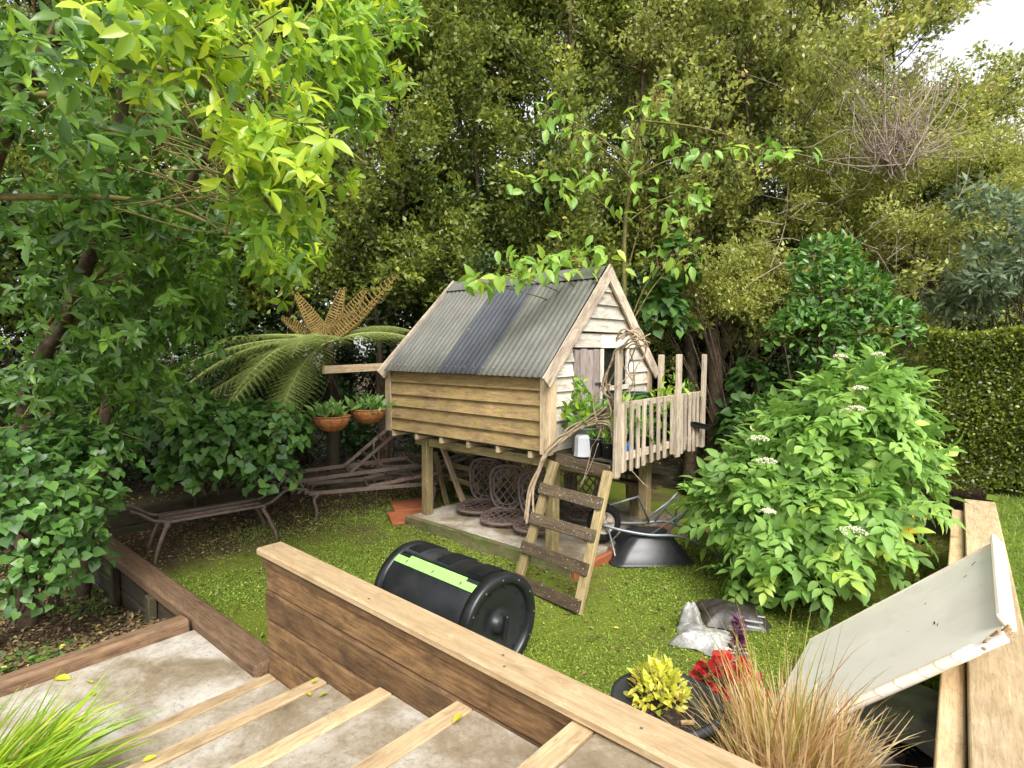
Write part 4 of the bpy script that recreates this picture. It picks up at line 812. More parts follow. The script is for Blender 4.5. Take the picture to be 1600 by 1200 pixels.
# elder bush on the right
EB = (-1.22, 5.75, 0)
TE = T_pinnate(3, .54)
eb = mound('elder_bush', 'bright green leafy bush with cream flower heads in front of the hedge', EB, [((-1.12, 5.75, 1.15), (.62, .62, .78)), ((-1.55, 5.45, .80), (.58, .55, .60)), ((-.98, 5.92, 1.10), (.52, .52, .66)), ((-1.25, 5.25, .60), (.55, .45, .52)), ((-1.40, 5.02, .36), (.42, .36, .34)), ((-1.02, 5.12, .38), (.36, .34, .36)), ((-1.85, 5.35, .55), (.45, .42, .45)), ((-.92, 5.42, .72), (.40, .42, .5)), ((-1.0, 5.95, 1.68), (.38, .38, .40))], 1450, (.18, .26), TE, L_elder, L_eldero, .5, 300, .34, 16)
for (px, py, d, sz) in ((1185, 687, 4.75, 22), (1198, 722, 4.7, 22), (1343, 608, 4.9, 16), (1313, 558, 5.0, 14), (1372, 555, 5.1, 14), (1337, 640, 4.8, 20), (1332, 832, 4.35, 30), (1200, 800, 4.5, 16), (1452, 752, 5.0, 26)):
    p = at(px, py, d-.32); m = MB(); rr_ = sz/909*d*.68
    for k in range(80):
        a = rng.uniform(0, 6.28); q = rr_*math.sqrt(rng.random()); c = p+vec(q*math.cos(a), q*math.sin(a), .35*rr_*(1-(q/rr_)**2)+rng.normal(0, .004)); e = .0075; m.add([c+vec(e, 0, 0), c+vec(0, e, 0), c+vec(-e, 0, 0), c+vec(0, -e, 0), c+vec(0, 0, e), c-vec(0, 0, e)], [(0, 1, 4), (1, 2, 4), (2, 3, 4), (3, 0, 4), (1, 0, 5), (2, 1, 5), (3, 2, 5), (0, 3, 5)])
    m.build('flower_head', M_cream, eb)
gl = mound('glossy_shrub', 'dark glossy-leaved shrub rising behind the bright green bush', (-1.62, 7.2, .1), [(at(1310, 480, 6.7), (.55, .5, .55)), (at(1290, 420, 6.8), (.38, .38, .38)), (at(1260, 530, 6.6), (.42, .42, .4)), (at(1370, 520, 6.7), (.45, .42, .42)), (at(1330, 600, 6.5), (.5, .45, .5)), (at(1200, 670, 6.8), (.35, .35, .4))], 2600, (.085, .13), T_leaf(.46, .12, .08), L_cam, L_camo, .45, 300, .0, 12)
TH = T_heart()
mound('heart_leaf_shrub', 'heart-leaved shrub spilling over the back wall above the metal bench', tuple(at(330, 770, 6.7)), [(at(340, 700, 6.4), (.62, .60, .50)), (at(430, 680, 6.5), (.42, .42, .40)), (at(270, 660, 6.3), (.45, .45, .48)), (at(370, 660, 6.6), (.42, .42, .25)), (at(425, 745, 6.4), (.30, .32, .28)), (at(300, 745, 6.2), (.35, .35, .25))], 1500, (.08, .125), TH, L_kawa, L_kawao, .5, 300, .55, 12, shell=.3)
mound('heart_leaf_shrub', 'large heart-leaved shrub in the lower left corner beside the sleepers', tuple(at(60, 960, 4.6)), [(at(60, 850, 4.3), (.42, .42, .40)), (at(110, 790, 4.5), (.34, .36, .34)), (at(20, 780, 4.3), (.45, .42, .45)), (at(70, 720, 4.8), (.45, .45, .35)), (at(40, 920, 4.2), (.32, .32, .26)), (at(110, 880, 4.5), (.28, .28, .26)), (at(150, 720, 5.0), (.35, .35, .35))], 1700, (.055, .10), TH, L_kawa, L_kawao, .45, 300, .45, 10, shell=.4)
mound('climbing_vine', 'broad-leaved climber hanging on the trunks right of the deck', tuple(at(1160, 760, 8.0)), [(at(1170, 620, 7.9), (.30, .30, .55)), (at(1150, 680, 7.8), (.28, .28, .4)), (at(1040, 500, 7.9), (.35, .3, .5)), (at(1060, 420, 7.8), (.3, .3, .4))], 420, (.12, .18), TH, L_kawa, L_kawao, .42, 160, .6, 8, 'climber')
# olive sprays in front of the trunks and the grey-green bush on the right edge
def spray(name, label, loc, lobes, n, L0, mat, mt, cat='shrub', w=.5):
    t = thing(name, label, cat, loc); c = np.array([l[0] for l in lobes]); r = np.array([l[1] for l in lobes]); k = rng.integers(len(lobes), size=n); cl = rng.normal(0, .5, (len(lobes)*26, 3)); kk = rng.integers(26, size=n)
    P = c[k]+(cl[k*26+kk]+rng.normal(0, .16, (n, 3)))*r[k]; D = unit(rng.normal(0, .7, (n, 3))+unit(P-c[k])*.6); Nn = unit(vec(0, 0, 1.1)+rng.normal(0, .6, (n, 3)))
    tag(leaves('foliage', T_simple(w), P, D, Nn, L0*rng.uniform(.7, 1.3, n), np.clip(mt+rng.normal(0, .15, n), 0, 1), mat, t), kind='stuff'); it = []
    for j in range(len(lobes)*5): e = P[rng.integers(n)]; b = np.array(loc)+rng.normal(0, .1, 3); it.append((curve([b, (b+e)/2+rng.normal(0, .1, 3), e], 9), np.linspace(.012, .003, 9)))
    V, F = tubes(it, 5); add('branches', npmesh('branches', V, F, M_bark, smooth=True), t); return t
spray('olive_bush', 'yellow olive bush between the gable and glossy shrub', tuple(at(1130, 620, 8.4)), [(at(1140, 480, 7.9), (.6, .5, .35)), (at(1200, 450, 8.0), (.5, .5, .3)), (at(1090, 440, 8.2), (.4, .4, .3)), (at(1170, 410, 8.2), (.5, .5, .3))], 9000, .05, L_olive, .62)
spray('olive_bush', 'broad yellow-olive bush across the right below the bare twigs', tuple(at(1400, 520, 8.8)), [(at(1290, 230, 8.2), (.7, .6, .5)), (at(1400, 290, 8.0), (.8, .6, .45)), (at(1500, 220, 8.3), (.8, .7, .5)), (at(1560, 280, 8.2), (.7, .6, .5)), (at(1340, 370, 8.2), (.8, .6, .45)), (at(1460, 380, 8.4), (.8, .7, .4)), (at(1250, 330, 8.5), (.6, .6, .5)), (at(1590, 260, 8.6), (.6, .6, .35))], 30000, .055, L_olive, .56)
G_grey = [(0, (.09, .13, .07)), (.6, (.19, .25, .14)), (1, (.34, .42, .20))]; L_grey = leafmat('leaf_grey_green', G_grey, rough=.6)
spray('grey_leaf_bush', 'grey-green leaved bush at the right edge above the hedge', tuple(at(1600, 560, 7.6)), [(at(1560, 330, 7.3), (.5, .5, .3)), (at(1540, 440, 7.2), (.42, .4, .3)), (at(1600, 400, 7.0), (.4, .4, .35)), (at(1500, 470, 7.6), (.45, .4, .25))], 2600, .12, L_grey, .5, w=.36)
# clipped hedge
hd = thing('clipped_hedge', 'clipped small-leaved box hedge on the upper lawn', 'hedge', (1.2, 8.3, .6))
hx0, hx1, hy0, hy1, hz0, hz1 = -.72, 2.8, 7.75, 9.0, .72, 2.36; n = 80000; f_ = rng.random(n); P = np.stack([rng.uniform(hx0, hx1, n), rng.uniform(hy0, hy1, n), rng.uniform(hz0, hz1, n)], -1); Nn = np.zeros((n, 3))
a = f_ < .6; P[a, 1] = hy0+np.abs(rng.normal(0, .05, a.sum())); Nn[a] = (0, -1, .35); a = (f_ >= .6) & (f_ < .86); P[a, 2] = hz1-np.abs(rng.normal(0, .05, a.sum())); Nn[a] = (0, 0, 1); a = f_ >= .86; P[a, 0] = hx0+np.abs(rng.normal(0, .06, a.sum())); Nn[a] = (-1, 0, .35)
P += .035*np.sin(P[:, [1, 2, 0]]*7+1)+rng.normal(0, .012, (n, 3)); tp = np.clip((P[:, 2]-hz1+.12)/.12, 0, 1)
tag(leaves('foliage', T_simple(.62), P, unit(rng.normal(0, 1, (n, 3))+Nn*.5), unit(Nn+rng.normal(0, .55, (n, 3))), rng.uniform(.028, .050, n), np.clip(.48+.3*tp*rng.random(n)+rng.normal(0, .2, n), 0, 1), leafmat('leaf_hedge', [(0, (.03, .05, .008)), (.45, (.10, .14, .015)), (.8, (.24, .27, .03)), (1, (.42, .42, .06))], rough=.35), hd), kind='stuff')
it = []
for k in range(60): b = vec(rng.uniform(hx0+.1, hx1), rng.uniform(hy0+.6, hy1), .55); it.append((curve([b, b+vec(*rng.normal(0, .1, 2), .7), b+vec(*rng.normal(0, .2, 2), 1.6)], 8), np.linspace(.02, .006, 8)))
V, F = tubes(it, 5); add('stems', npmesh('stems', V, F, M_bark, smooth=True), hd)
MB().box(((hx0+hx1)/2+.08, (hy0+hy1)/2+.1, 1.60), (1, 0, 0), (0, 1, 0), (hx1-hx0-.35, hy1-hy0-.35, 1.35)).build('dark_core', L_dark, hd)  # solid dark box added inside the leaves in place of shaded twigs

# ------------------------------------------------------------------ cherry-like sapling behind the roof
ct = thing('young_cherry_tree', 'young tree with bright green leaves and brown seed clusters behind the roof', 'tree', tuple(at(990, 560, 7.6))); cb = at(985, 560, 7.6); cb[2] = .2
st = curve([cb, at(975, 400, 7.4), at(985, 290, 7.2), at(1000, 200, 7.0), at(1025, 140, 6.9)], 20); it = [(st, np.linspace(.035, .008, 20))]; CL = []; seeds = []
for (px, py, d, sx, sy, nl, sk) in ((1025, 145, 6.9, 14, 14, 16, 1), (1000, 190, 6.9, 20, 16, 14, 0), (860, 175, 6.7, 22, 10, 14, 0), (900, 210, 6.8, 36, 8, 16, 1), (880, 290, 6.7, 34, 12, 24, 0), (960, 280, 6.9, 40, 14, 20, 0), (1060, 230, 7.1, 20, 12, 14, 0), (1110, 240, 7.0, 24, 8, 12, 0), (1200, 235, 7.0, 34, 9, 26, 1), (1080, 300, 7.0, 24, 14, 16, 0), (880, 400, 6.2, 40, 12, 26, 1), (800, 425, 5.9, 34, 9, 30, 1), (745, 438, 5.8, 16, 6, 14, 1), (850, 415, 6.0, 30, 10, 22, 0), (920, 395, 6.4, 24, 10, 16, 0), (1060, 400, 7.3, 30, 22, 20, 2), (1030, 410, 7.3, 20, 10, 8, 2), (1010, 330, 7.1, 40, 30, 24, 0)):
    c = at(px, py, d); k = int(np.argmin(np.linalg.norm(st-c, axis=1))); k = max(3, k-3); it.append((curve([st[k], (st[k]+c)/2+vec(0, 0, .08), c], 10), np.linspace(.012, .004, 10)))
    for j in range(nl): CL.append((at(px+rng.normal(0, sx), py+rng.normal(0, sy), d*(1+rng.normal(0, .02))), rng.uniform(.13, .20)))
    if sk: 
        for j in range(60*sk): seeds.append(at(px+rng.normal(sx*.3, sx*.5), py+rng.normal(4, 5+2*sk), d))
V, F = tubes(it, 6); add('trunk', npmesh('trunk', V, F, M_barkL, smooth=True), ct); P = np.array([c[0] for c in CL]); n = len(P)
G_ch = [(0, (.15, .30, .04)), (.6, (.28, .46, .06)), (1, (.46, .60, .08))]
leaf_objs('leaf', [unitmesh('leaf', T_leaf(.48, .2, .1), leafmat('leaf_cherry_single', G_ch, 'obj', .4, .4))], P, unit(rng.normal(0, .6, (n, 3))+vec(.2, -.3, -.45)), unit(rng.normal(0, .4, (n, 3))+vec(.1, -.4, .9)), np.array([c[1] for c in CL]), ct)
sp = np.array(seeds); tag(leaves('seed_clusters', T_simple(.8), sp, sph(len(sp)), sph(len(sp)), rng.uniform(.015, .028, len(sp)), rng.random(len(sp)), M_rosy, ct), kind='stuff')

# ------------------------------------------------------------------ tree fern
fc = at(512, 535, 7.4); fn = thing('tree_fern', 'tree fern with spreading green fronds and golden unfurling tips', 'tree fern', (fc[0]-1.15, fc[1]+.75, .26))
MB().tube(curve([(fc[0]-1.15, fc[1]+.75, .1), (fc[0]-.95, fc[1]+.65, 1.1), (fc[0]-.5, fc[1]+.35, 1.75), (fc[0], fc[1], fc[2]-.03)], 18), np.linspace(.10, .07, 18), 10).build('trunk', M_dark, fn, True)
L_fern = leafmat('fern_green', [(0, (.10, .15, .03)), (.5, (.21, .275, .07)), (1, (.38, .42, .13))], rough=.5, trans=.35); L_gold = leafmat('fern_gold', [(0, (.12, .065, .022)), (.5, (.24, .16, .04)), (1, (.40, .33, .08))], rough=.6)
def frond_mesh(Lf, npair, pin, sagk, seed, mat):
    g = np.random.default_rng(seed); ts = np.linspace(.12, .985, npair); Ps, Ds, Ls, Tn = [], [], [], []
    rach = lambda t: np.stack([Lf*t, 0*t, Lf*(.28*t-sagk*t*t)], -1)
    for t in ts:
        o = rach(np.array(t)); tg = unit(rach(np.array(t+.01))-o); pl = pin*(math.sin(math.pi*min(1, t*.86+.14))**.8)*(1.05-.25*t)
        for s in (-1, 1):
            pd = unit(vec(0, s, 0)+tg*.42+vec(0, 0, -.12)); m = max(5, int(pl/.017)); us = (np.arange(m)+.5)/m
            for u in us:
                p = o+pd*pl*u+vec(0, 0, -.22*pl*u*u); hl = (.036*(1-u)+.011)*(.75+.3*math.sin(math.pi*t))
                for e in (-1, 1): Ps.append(p); Ds.append(unit(tg*e*1.0+pd*.5+vec(0, 0, -.15))); Ls.append(hl); Tn.append(np.clip(.45+g.normal(0, .14)+.2*(u < .08), 0, 1))
    Ps, Ds, Ls, Tn = map(np.array, (Ps, Ds, Ls, Tn)); V0, F0 = T_simple(.42, .0); Dd, Sx, Nz = basis(Ds, np.tile(vec(0, 0, 1), (len(Ds), 1)))
    V = Ps[:, None]+Ls[:, None, None]*(V0[None, :, 0:1]*Dd[:, None]+V0[None, :, 1:2]*Sx[:, None]); F = F0[None]+(np.arange(len(Ps))*4)[:, None, None]
    rv, rf_ = tubes([(rach(np.linspace(0, 1, 14)), np.linspace(.014, .003, 14))]+[(np.array([rach(np.array(t)), rach(np.array(t))+unit(vec(0, s, 0)+vec(.40, 0, -.1))*pin*.8*math.sin(math.pi*min(1, t*.86+.14))+vec(0, 0, -.06*pin)]), [.004, .0015]) for t in ts[::1] for s in (-1, 1)], 4)
    V = np.concatenate([V.reshape(-1, 3), rv]); tint = np.concatenate([np.repeat(Tn, 4), np.full(len(rv), .9)]); F = np.concatenate([F.reshape(-1, 4), rf_+len(Ps)*4]); return npmesh('frond', V, F, mat, tint)
FM = [frond_mesh(1.75, 26, .44, .34, 1, L_fern), frond_mesh(1.6, 24, .42, .56, 2, L_fern)]
for i, (a, el) in enumerate(((-150, .0), (-120, -.08), (-95, -.12), (-70, -.1), (-42, -.02), (75, .12), (100, .15), (150, .12), (-175, .0), (-135, -.2), (-160, -.22), (-85, -.3), (-108, -.45), (-60, -.48))):
    aa = math.radians(a); M = Matrix.Translation(fc) @ rz(aa) @ Matrix.Rotation(-el, 4, 'Y') @ Matrix.Rotation(rng.normal(0, .12), 4, 'X') @ Matrix.Scale(rng.uniform(1.0, 1.2), 4); add('frond', FM[i % 2], fn, M)
def young(p1, seed):
    g = np.random.default_rng(seed); p0 = fc.copy(); st = curve([p0, p0*.6+p1*.4+vec(0, 0, -.03), p1], 26); ax = unit(p1-p0); sd_ = unit(np.cross(ax, unit(fc-CP))); tip = [st[-1]+ (vec(0, 0, 1)*math.sin(a)-sd_*(1-math.cos(a)))*.035*(1-a/9) for a in np.linspace(0, 7, 14)]
    items = [(st, np.linspace(.013, .007, 26)), (np.array(tip), np.linspace(.008, .005, 14))]
    for k in range(4, 25):
        pl = .135*math.sin(math.pi*(.2+.72*k/25))
        for s in (-1, 1):
            aa = np.linspace(0, 4.2, 10); o = st[k]; base = sd_*s
            items.append((np.array([o+base*pl*min(1, a/1.6)*(.8 if a < 1.6 else .8)+base*.022*(a > 1.6)*math.cos(a)+vec(0, 0, 1)*(.02*a/1.6 if a < 1.6 else .02+.03*math.sin(a-1.6)) for a in aa]), np.linspace(.015, .010, 10)))
    V, F = tubes(items, 5); return npmesh('young_frond', V, F, L_gold, np.clip(.5+g.normal(0, .2, len(V)), 0, 1), True)
for k, (px, py, d) in enumerate(((620, 432, 7.9), (572, 455, 8.0), (536, 452, 8.05), (462, 462, 7.8), (470, 480, 8.3), (590, 470, 8.3), (440, 500, 8.2))): add('young_frond', young(at(px, py, d), k), fn)
# ------------------------------------------------------------------ hanging baskets
L_herb = leafmat('leaf_herb', [(0, (.07, .16, .03)), (.6, (.15, .28, .05)), (1, (.32, .42, .12))], rough=.5)
def tuft(name, c, n, r, Lr, mat, parent, up=1.2, w=.4, mt=.5):
    P = np.array(c)+rng.normal(0, 1, (n, 3))*np.array(r); D = unit(rng.normal(0, .7, (n, 3))+vec(0, 0, up)+(P-np.array(c))*2); return tag(leaves(name, T_leaf(w, .2, .08), P, D, unit(rng.normal(0, .7, (n, 3))+vec(.2, -.2, .8)), rng.uniform(*Lr, n), np.clip(mt+rng.normal(0, .22, n), 0, 1), mat, parent), kind='stuff')
for k, (y, z, lab) in enumerate(((3.70, 1.37, 'left coir hanging basket of herbs, at the beam end'), (4.20, 1.41, 'right coir hanging basket of herbs, nearest the playhouse'))):
    c = vec(-5.98, y, z); b = thing('hanging_basket', lab, 'hanging basket', tuple(c), 'coir baskets hanging from the beam'); r0 = .215
    MB().lathe([(0, -.165), (.07, -.155), (.13, -.125), (.18, -.075), (.207, -.02), (.215, .02), (.20, .03), (.19, .0), (0, -.01)], 28).build('coir_liner', M_coir, b, True, Matrix.Translation(c))
    wr = MB(); wr.tube([c+vec(r0*math.cos(a), r0*math.sin(a), .018) for a in np.linspace(0, 6.283, 28, endpoint=False)], .005, 6, True); wr.tube([c+vec(.175*math.cos(a), .175*math.sin(a), -.085) for a in np.linspace(0, 6.283, 24, endpoint=False)], .003, 5, True)
    for j in range(10): a = j*.6283; wr.tube([c+vec(math.cos(a)*q*1.02, math.sin(a)*q*1.02, h) for q, h in ((.215, .018), (.208, -.02), (.182, -.075), (.132, -.127), (.07, -.158))], .0025, 4)
    wr.build('wire_frame', M_wire, b)
    top = vec(-5.98, y, 1.885); ch = MB()
    for j in range(3): a = j*2.094+.5; ch.tube([c+vec(r0*math.cos(a), r0*math.sin(a), .02), top], .002, 4)
    ch.build('hanging_wire', M_wire, b)
    tuft('herbs', c+vec(0, 0, .04), 150, (.075, .075, .025), (.09, .17), L_herb, b); tuft('silver_herbs', c+vec(.08, -.05, .06), 30, (.05, .05, .03), (.04, .08), L_grey, b, mt=.9)

# ------------------------------------------------------------------ pots on the deck
def potshape(name, c, r0, r1, h, mat, parent, soil=True, k=24):
    MB().lathe([(0, 0), (r0, 0), (r1, h*.93), (r1*1.06, h*.93), (r1*1.06, h), (r1*.96, h), (r1*.92, h*.9), (0, h*.9)], k).build(name, mat, parent, True, Matrix.Translation(c))
    if soil: MB().lathe([(r1*.93, h*.88), (r1*.5, h*.905), (0, h*.91)], k).build('soil', M_potsoil, parent, True, Matrix.Translation(c))
ZD = 1.178
L_basil = leafmat('leaf_pot', [(0, (.08, .20, .02)), (.6, (.18, .36, .03)), (1, (.38, .50, .04))], rough=.4)
p = thing('bucket_planter', 'white bucket on deck planted with lush light-green shrub', 'planter', (-3.12, 4.64, ZD)); potshape('bucket', (-3.12, 4.66, ZD), .115, .135, .25, M_white, p); tuft('foliage', (-3.12, 4.68, ZD+.36), 240, (.10, .10, .08), (.06, .10), L_basil, p, .5, .6); tuft('shoot', (-3.16, 4.62, ZD+.62), 36, (.035, .035, .06), (.05, .08), L_basil, p, .5, .6)
MB().tube(curve([(-3.13, 4.66, ZD+.2), (-3.15, 4.64, ZD+.45), (-3.16, 4.62, ZD+.66)], 8), .005, 5).build('stem', M_vine, p)
tb2 = MB().lathe([(0, .2), (.055, .2), (.07, .185), (.075, .17), (.08, .04), (.085, 0)], 8); tag(tb2.build('upturned_tub', M_white, None, False, Matrix.Translation((-3.03, 4.50, ZD+.002))), 'faceted white tub upside down in front of the bucket', 'tub')
for k, (x, y, h, lab) in enumerate(((-2.92, 4.56, .17, 'black plastic pot left of the deck post, beside the white tub'), (-2.79, 4.57, .15, 'black plastic pot touching the first deck post'), (-2.84, 4.80, .16, 'black plastic pot behind the front pickets'))):
    t = thing('plant_pot', lab, 'pot', (x, y, ZD)); potshape('pot', (x, y, ZD), .055, .07, h, M_pot, t); tuft('seedling', (x, y, ZD+h+.02), 16+30*(k == 2), (.03, .03, .03), (.05, .10), L_basil, t, .8, .4)
t = thing('planting_trough', 'dark green plastic trough under the playhouse window', 'trough', (-3.2, 5.62, ZD)); tr_ = MB()
for (c, dm) in (((-3.2, 5.62, ZD+.27), (.24, .66, .02)), ((-3.31, 5.62, ZD+.39), (.02, .66, .24)), ((-3.09, 5.62, ZD+.39), (.02, .66, .24)), ((-3.2, 5.30, ZD+.39), (.2, .02, .24)), ((-3.2, 5.94, ZD+.39), (.2, .02, .24)), ((-3.07, 5.62, ZD+.505), (.04, .68, .02)), ((-3.2, 5.62, ZD+.46), (.2, .62, .01))): tr_.box(c, (1, 0, 0), (0, 1, 0), dm, .004)
tr_.build('trough', M_trough, t)
for yy in (5.38, 5.86): MB().box((-3.2, yy, ZD+.13), (1, 0, 0), (0, 1, 0), (.2, .05, .255)).build('stand', M_dark, t)
for k, (x, y, z, n, rr_, mt, lab) in enumerate(((-2.95, 5.95, .42, 130, .10, .95, 'yellow-leaved bush in a pot at the deck back'), (-2.86, 4.98, .34, 60, .08, .6, 'broad-leaved green plant behind the first pickets'), (-2.85, 5.35, .22, 110, .10, .5, 'low green plant behind the middle pickets'), (-2.82, 6.24, .50, 90, .07, .35, 'feathery green plant beside the last deck post'))):
    t = thing('potted_plant', lab, 'potted plant', (x, y, ZD)); potshape('pot', (x, y, ZD), .075, .1, max(.12, z-.16), M_pot, t); tuft('foliage', (x, y, ZD+z), n, (rr_, rr_, rr_*.9), (.05, .11) if k != 1 else (.12, .18), L_basil, t, .4, .38 if k != 3 else .15, mt)
tag(MB().box((-2.76, 4.87, ZD+.05), (1, .3, 0), (0, 0, 1), (.10, .09, .05), .012).build('blue_tub', M_blue, None), 'small blue plastic tub showing between the pickets', 'tub')
tag(MB().box((-2.60, 6.12, 1.33), (.4, 1, -.25), (0, 0, 1), (.30, .05, .012), .004).box((-2.60, 6.15, 1.35), (.4, 1, -.25), (1, 0, 0), (.24, .07, .012), .004).build('black_trowel', M_black2, None), 'black plastic scoop poking through the last pickets', 'scoop')
# ------------------------------------------------------------------ twisted woody vine up the ladder and railing post
vn = thing('twisted_vine', 'twisted bare woody vine winding from ladder over pots to the deck post', 'vine', (-3.35, 4.3, 0)); it = []
def vw(pts, r0, r1, n=30, wob=.02): it.append((curve([np.array(q)+rng.normal(0, wob, 3) for q in pts], n), np.linspace(r0, r1, n)))
A1 = lambda px, py, Y: (lambda r: CP+r*(Y/r[1]))(_ray(px, py)[0])
for k in range(3): vw([A1(822+3*k, 815, 4.15), A1(824+4*k, 775, 4.2), A1(838, 745, 4.25), A1(852, 712, 4.3), A1(868+2*k, 693, 4.36), A1(890, 672, 4.42), A1(925, 655, 4.5), A1(948, 640, 4.5)], .017-.003*k, .009, 40, .02)
for k in range(3): vw([A1(858, 705, 4.36), A1(885, 683, 4.42), A1(915, 668, 4.46), A1(950, 668-6*k, 4.5), A1(962, 690, 4.5)], .012, .007, 30, .02)
for k in range(4): vw([A1(945, 685, 4.55), A1(935, 655, 4.55), A1(950+4*k, 630, 4.55), A1(946, 605, 4.52), A1(960, 570, 4.5), A1(970, 548, 4.48), A1(985+4*k, 528, 4.5), A1(1005, 528+3*k, 4.6), A1(1018, 532, 4.7)], .013, .005, 44, .03)
for k in range(4): vw([A1(970, 528, 4.5), A1(985, 520, 4.55), A1(1000, 530, 4.6), A1(990, 550, 4.6), A1(978+5*k, 575, 4.6), A1(988, 600, 4.6), A1(975, 625, 4.55)], .009, .004, 36, .035)
vw([A1(935, 660, 4.45), A1(930, 625, 4.42), A1(945, 605, 4.4), A1(962, 607, 4.4), A1(990, 585, 4.5), A1(995, 605, 4.55)], .008, .004, 30, .02)
for a, b in (((905, 760), (925, 700)), ((905, 763), (938, 690)), ((1018, 765), (980, 735)), ((922, 700), (940, 672))): vw([A1(*a, 4.4), A1((a[0]+b[0])/2+3, (a[1]+b[1])/2, 4.4), A1(*b, 4.42)], .004, .003, 12, .01)
for k, (p_, r_) in enumerate(it): MB().tube(p_, r_, 7).build('stem', M_vine, vn, True)

# ------------------------------------------------------------------ pots and grasses behind the stair wall
PN = az(1040, 1092, .58); np_ = thing('nandina_pot', 'big black pot with yellow-leaved bush behind the stair wall', 'potted plant', (PN[0], PN[1], 0)); potshape('pot', (PN[0], PN[1], 0), .19, .235, .58, M_pot, np_, True, 40)
L_yel = leafmat('leaf_yellow', [(0, (.32, .30, .03)), (.5, (.60, .56, .05)), (.9, (.72, .66, .12)), (1, (.60, .26, .08))], rough=.45, trans=.4)
G_yel = [(0, (.42, .47, .05)), (.5, (.70, .70, .08)), (.9, (.85, .78, .16)), (1, (.66, .30, .10))]
def leafy(parent, c, n, r, Lr, gcol, w, up=.35, nm='leaf', curl=.15):
    d = sph(n); d[:, 2] = np.abs(d[:, 2]); P = np.array(c)+d*np.array(r)*(1-.5*rng.random((n, 1))**1.5); D = unit(d*.8+rng.normal(0, .45, (n, 3))+vec(0, 0, up)); Nn = unit(d*.5+vec(0, 0, .8)+rng.normal(0, .4, (n, 3)))
    leaf_objs(nm, [unitmesh(nm, T_leaf(w, curl, .1), leafmat(parent.name+nm, gcol, 'obj', .45, .4))], P, D, Nn, rng.uniform(*Lr, n), parent)
PB = PN+vec(-.065, .06, -.06); leafy(np_, PB, 290, (.125, .125, .18), (.034, .062), G_yel, .5)
it2 = [(curve([PB-vec(0, 0, .04), PB+vec(0, 0, .05)+rng.normal(0, .03, 3), PB+vec(0, 0, .1)+rng.normal(0, .06, 3)], 6), np.linspace(.005, .002, 6)) for _ in range(18)]; V, F = tubes(it2, 4); add('stems', npmesh('stems', V, F, M_vine), np_)
MB().box(PN+vec(.12, -.03, -.045), (1, .5, .2), (0, 0, 1), (.06, .02, .015), .005).build('bark_chip', M_chip, np_); MB().box(PN+vec(-.1, -.1, -.05), (1, -.5, .1), (0, 0, 1), (.03, .02, .015), .005).build('bark_chip', M_chip, np_)
PR = az(1138, 1085, .44); rp_ = thing('red_flower_pot', 'black pot of red bedding flowers beside the brown grass', 'potted plant', (PR[0], PR[1], 0)); potshape('pot', (PR[0], PR[1], 0), .13, .17, .44, M_pot, rp_)
leafy(rp_, PR+vec(0, 0, -.02), 80, (.15, .15, .12), (.06, .09), [(0, (.03, .10, .02)), (1, (.08, .19, .03))], .5)
leafy(rp_, PR+vec(0, 0, .03), 150, (.155, .155, .15), (.045, .065), [(0, (.45, .015, .03)), (.6, (.68, .035, .05)), (1, (.75, .10, .07))], .9, .3, 'petal', .05)
sv = thing('purple_flower_spike', 'dark purple flower spike standing behind the red flowers', 'flower', (-1.08, 3.10, 0)); MB().tube([(-1.08, 3.08, .1), (-1.08, 3.10, .70)], .006, 5).build('stem', M_vine, sv)
nn = 170; zz = rng.uniform(.48, .74, nn); aa = rng.uniform(0, 6.28, nn); rdd = .055*(1-(zz-.48)/.30)+.004; P = np.stack([-1.08+rdd*.4*np.cos(aa), 3.10+rdd*.4*np.sin(aa), zz], -1); D = np.stack([np.cos(aa), np.sin(aa), .45+0*aa], -1)
leaf_objs('petal', [unitmesh('petal', T_leaf(.5, .1, .1), leafmat('petal_purple', [(0, (.05, .008, .05)), (.7, (.12, .012, .10)), (1, (.45, .03, .28))], 'obj', .5, .2))], P, D, np.tile(vec(0, 0, 1), (nn, 1))+rng.normal(0, .2, (nn, 3)), rng.uniform(.03, .05, nn), sv)
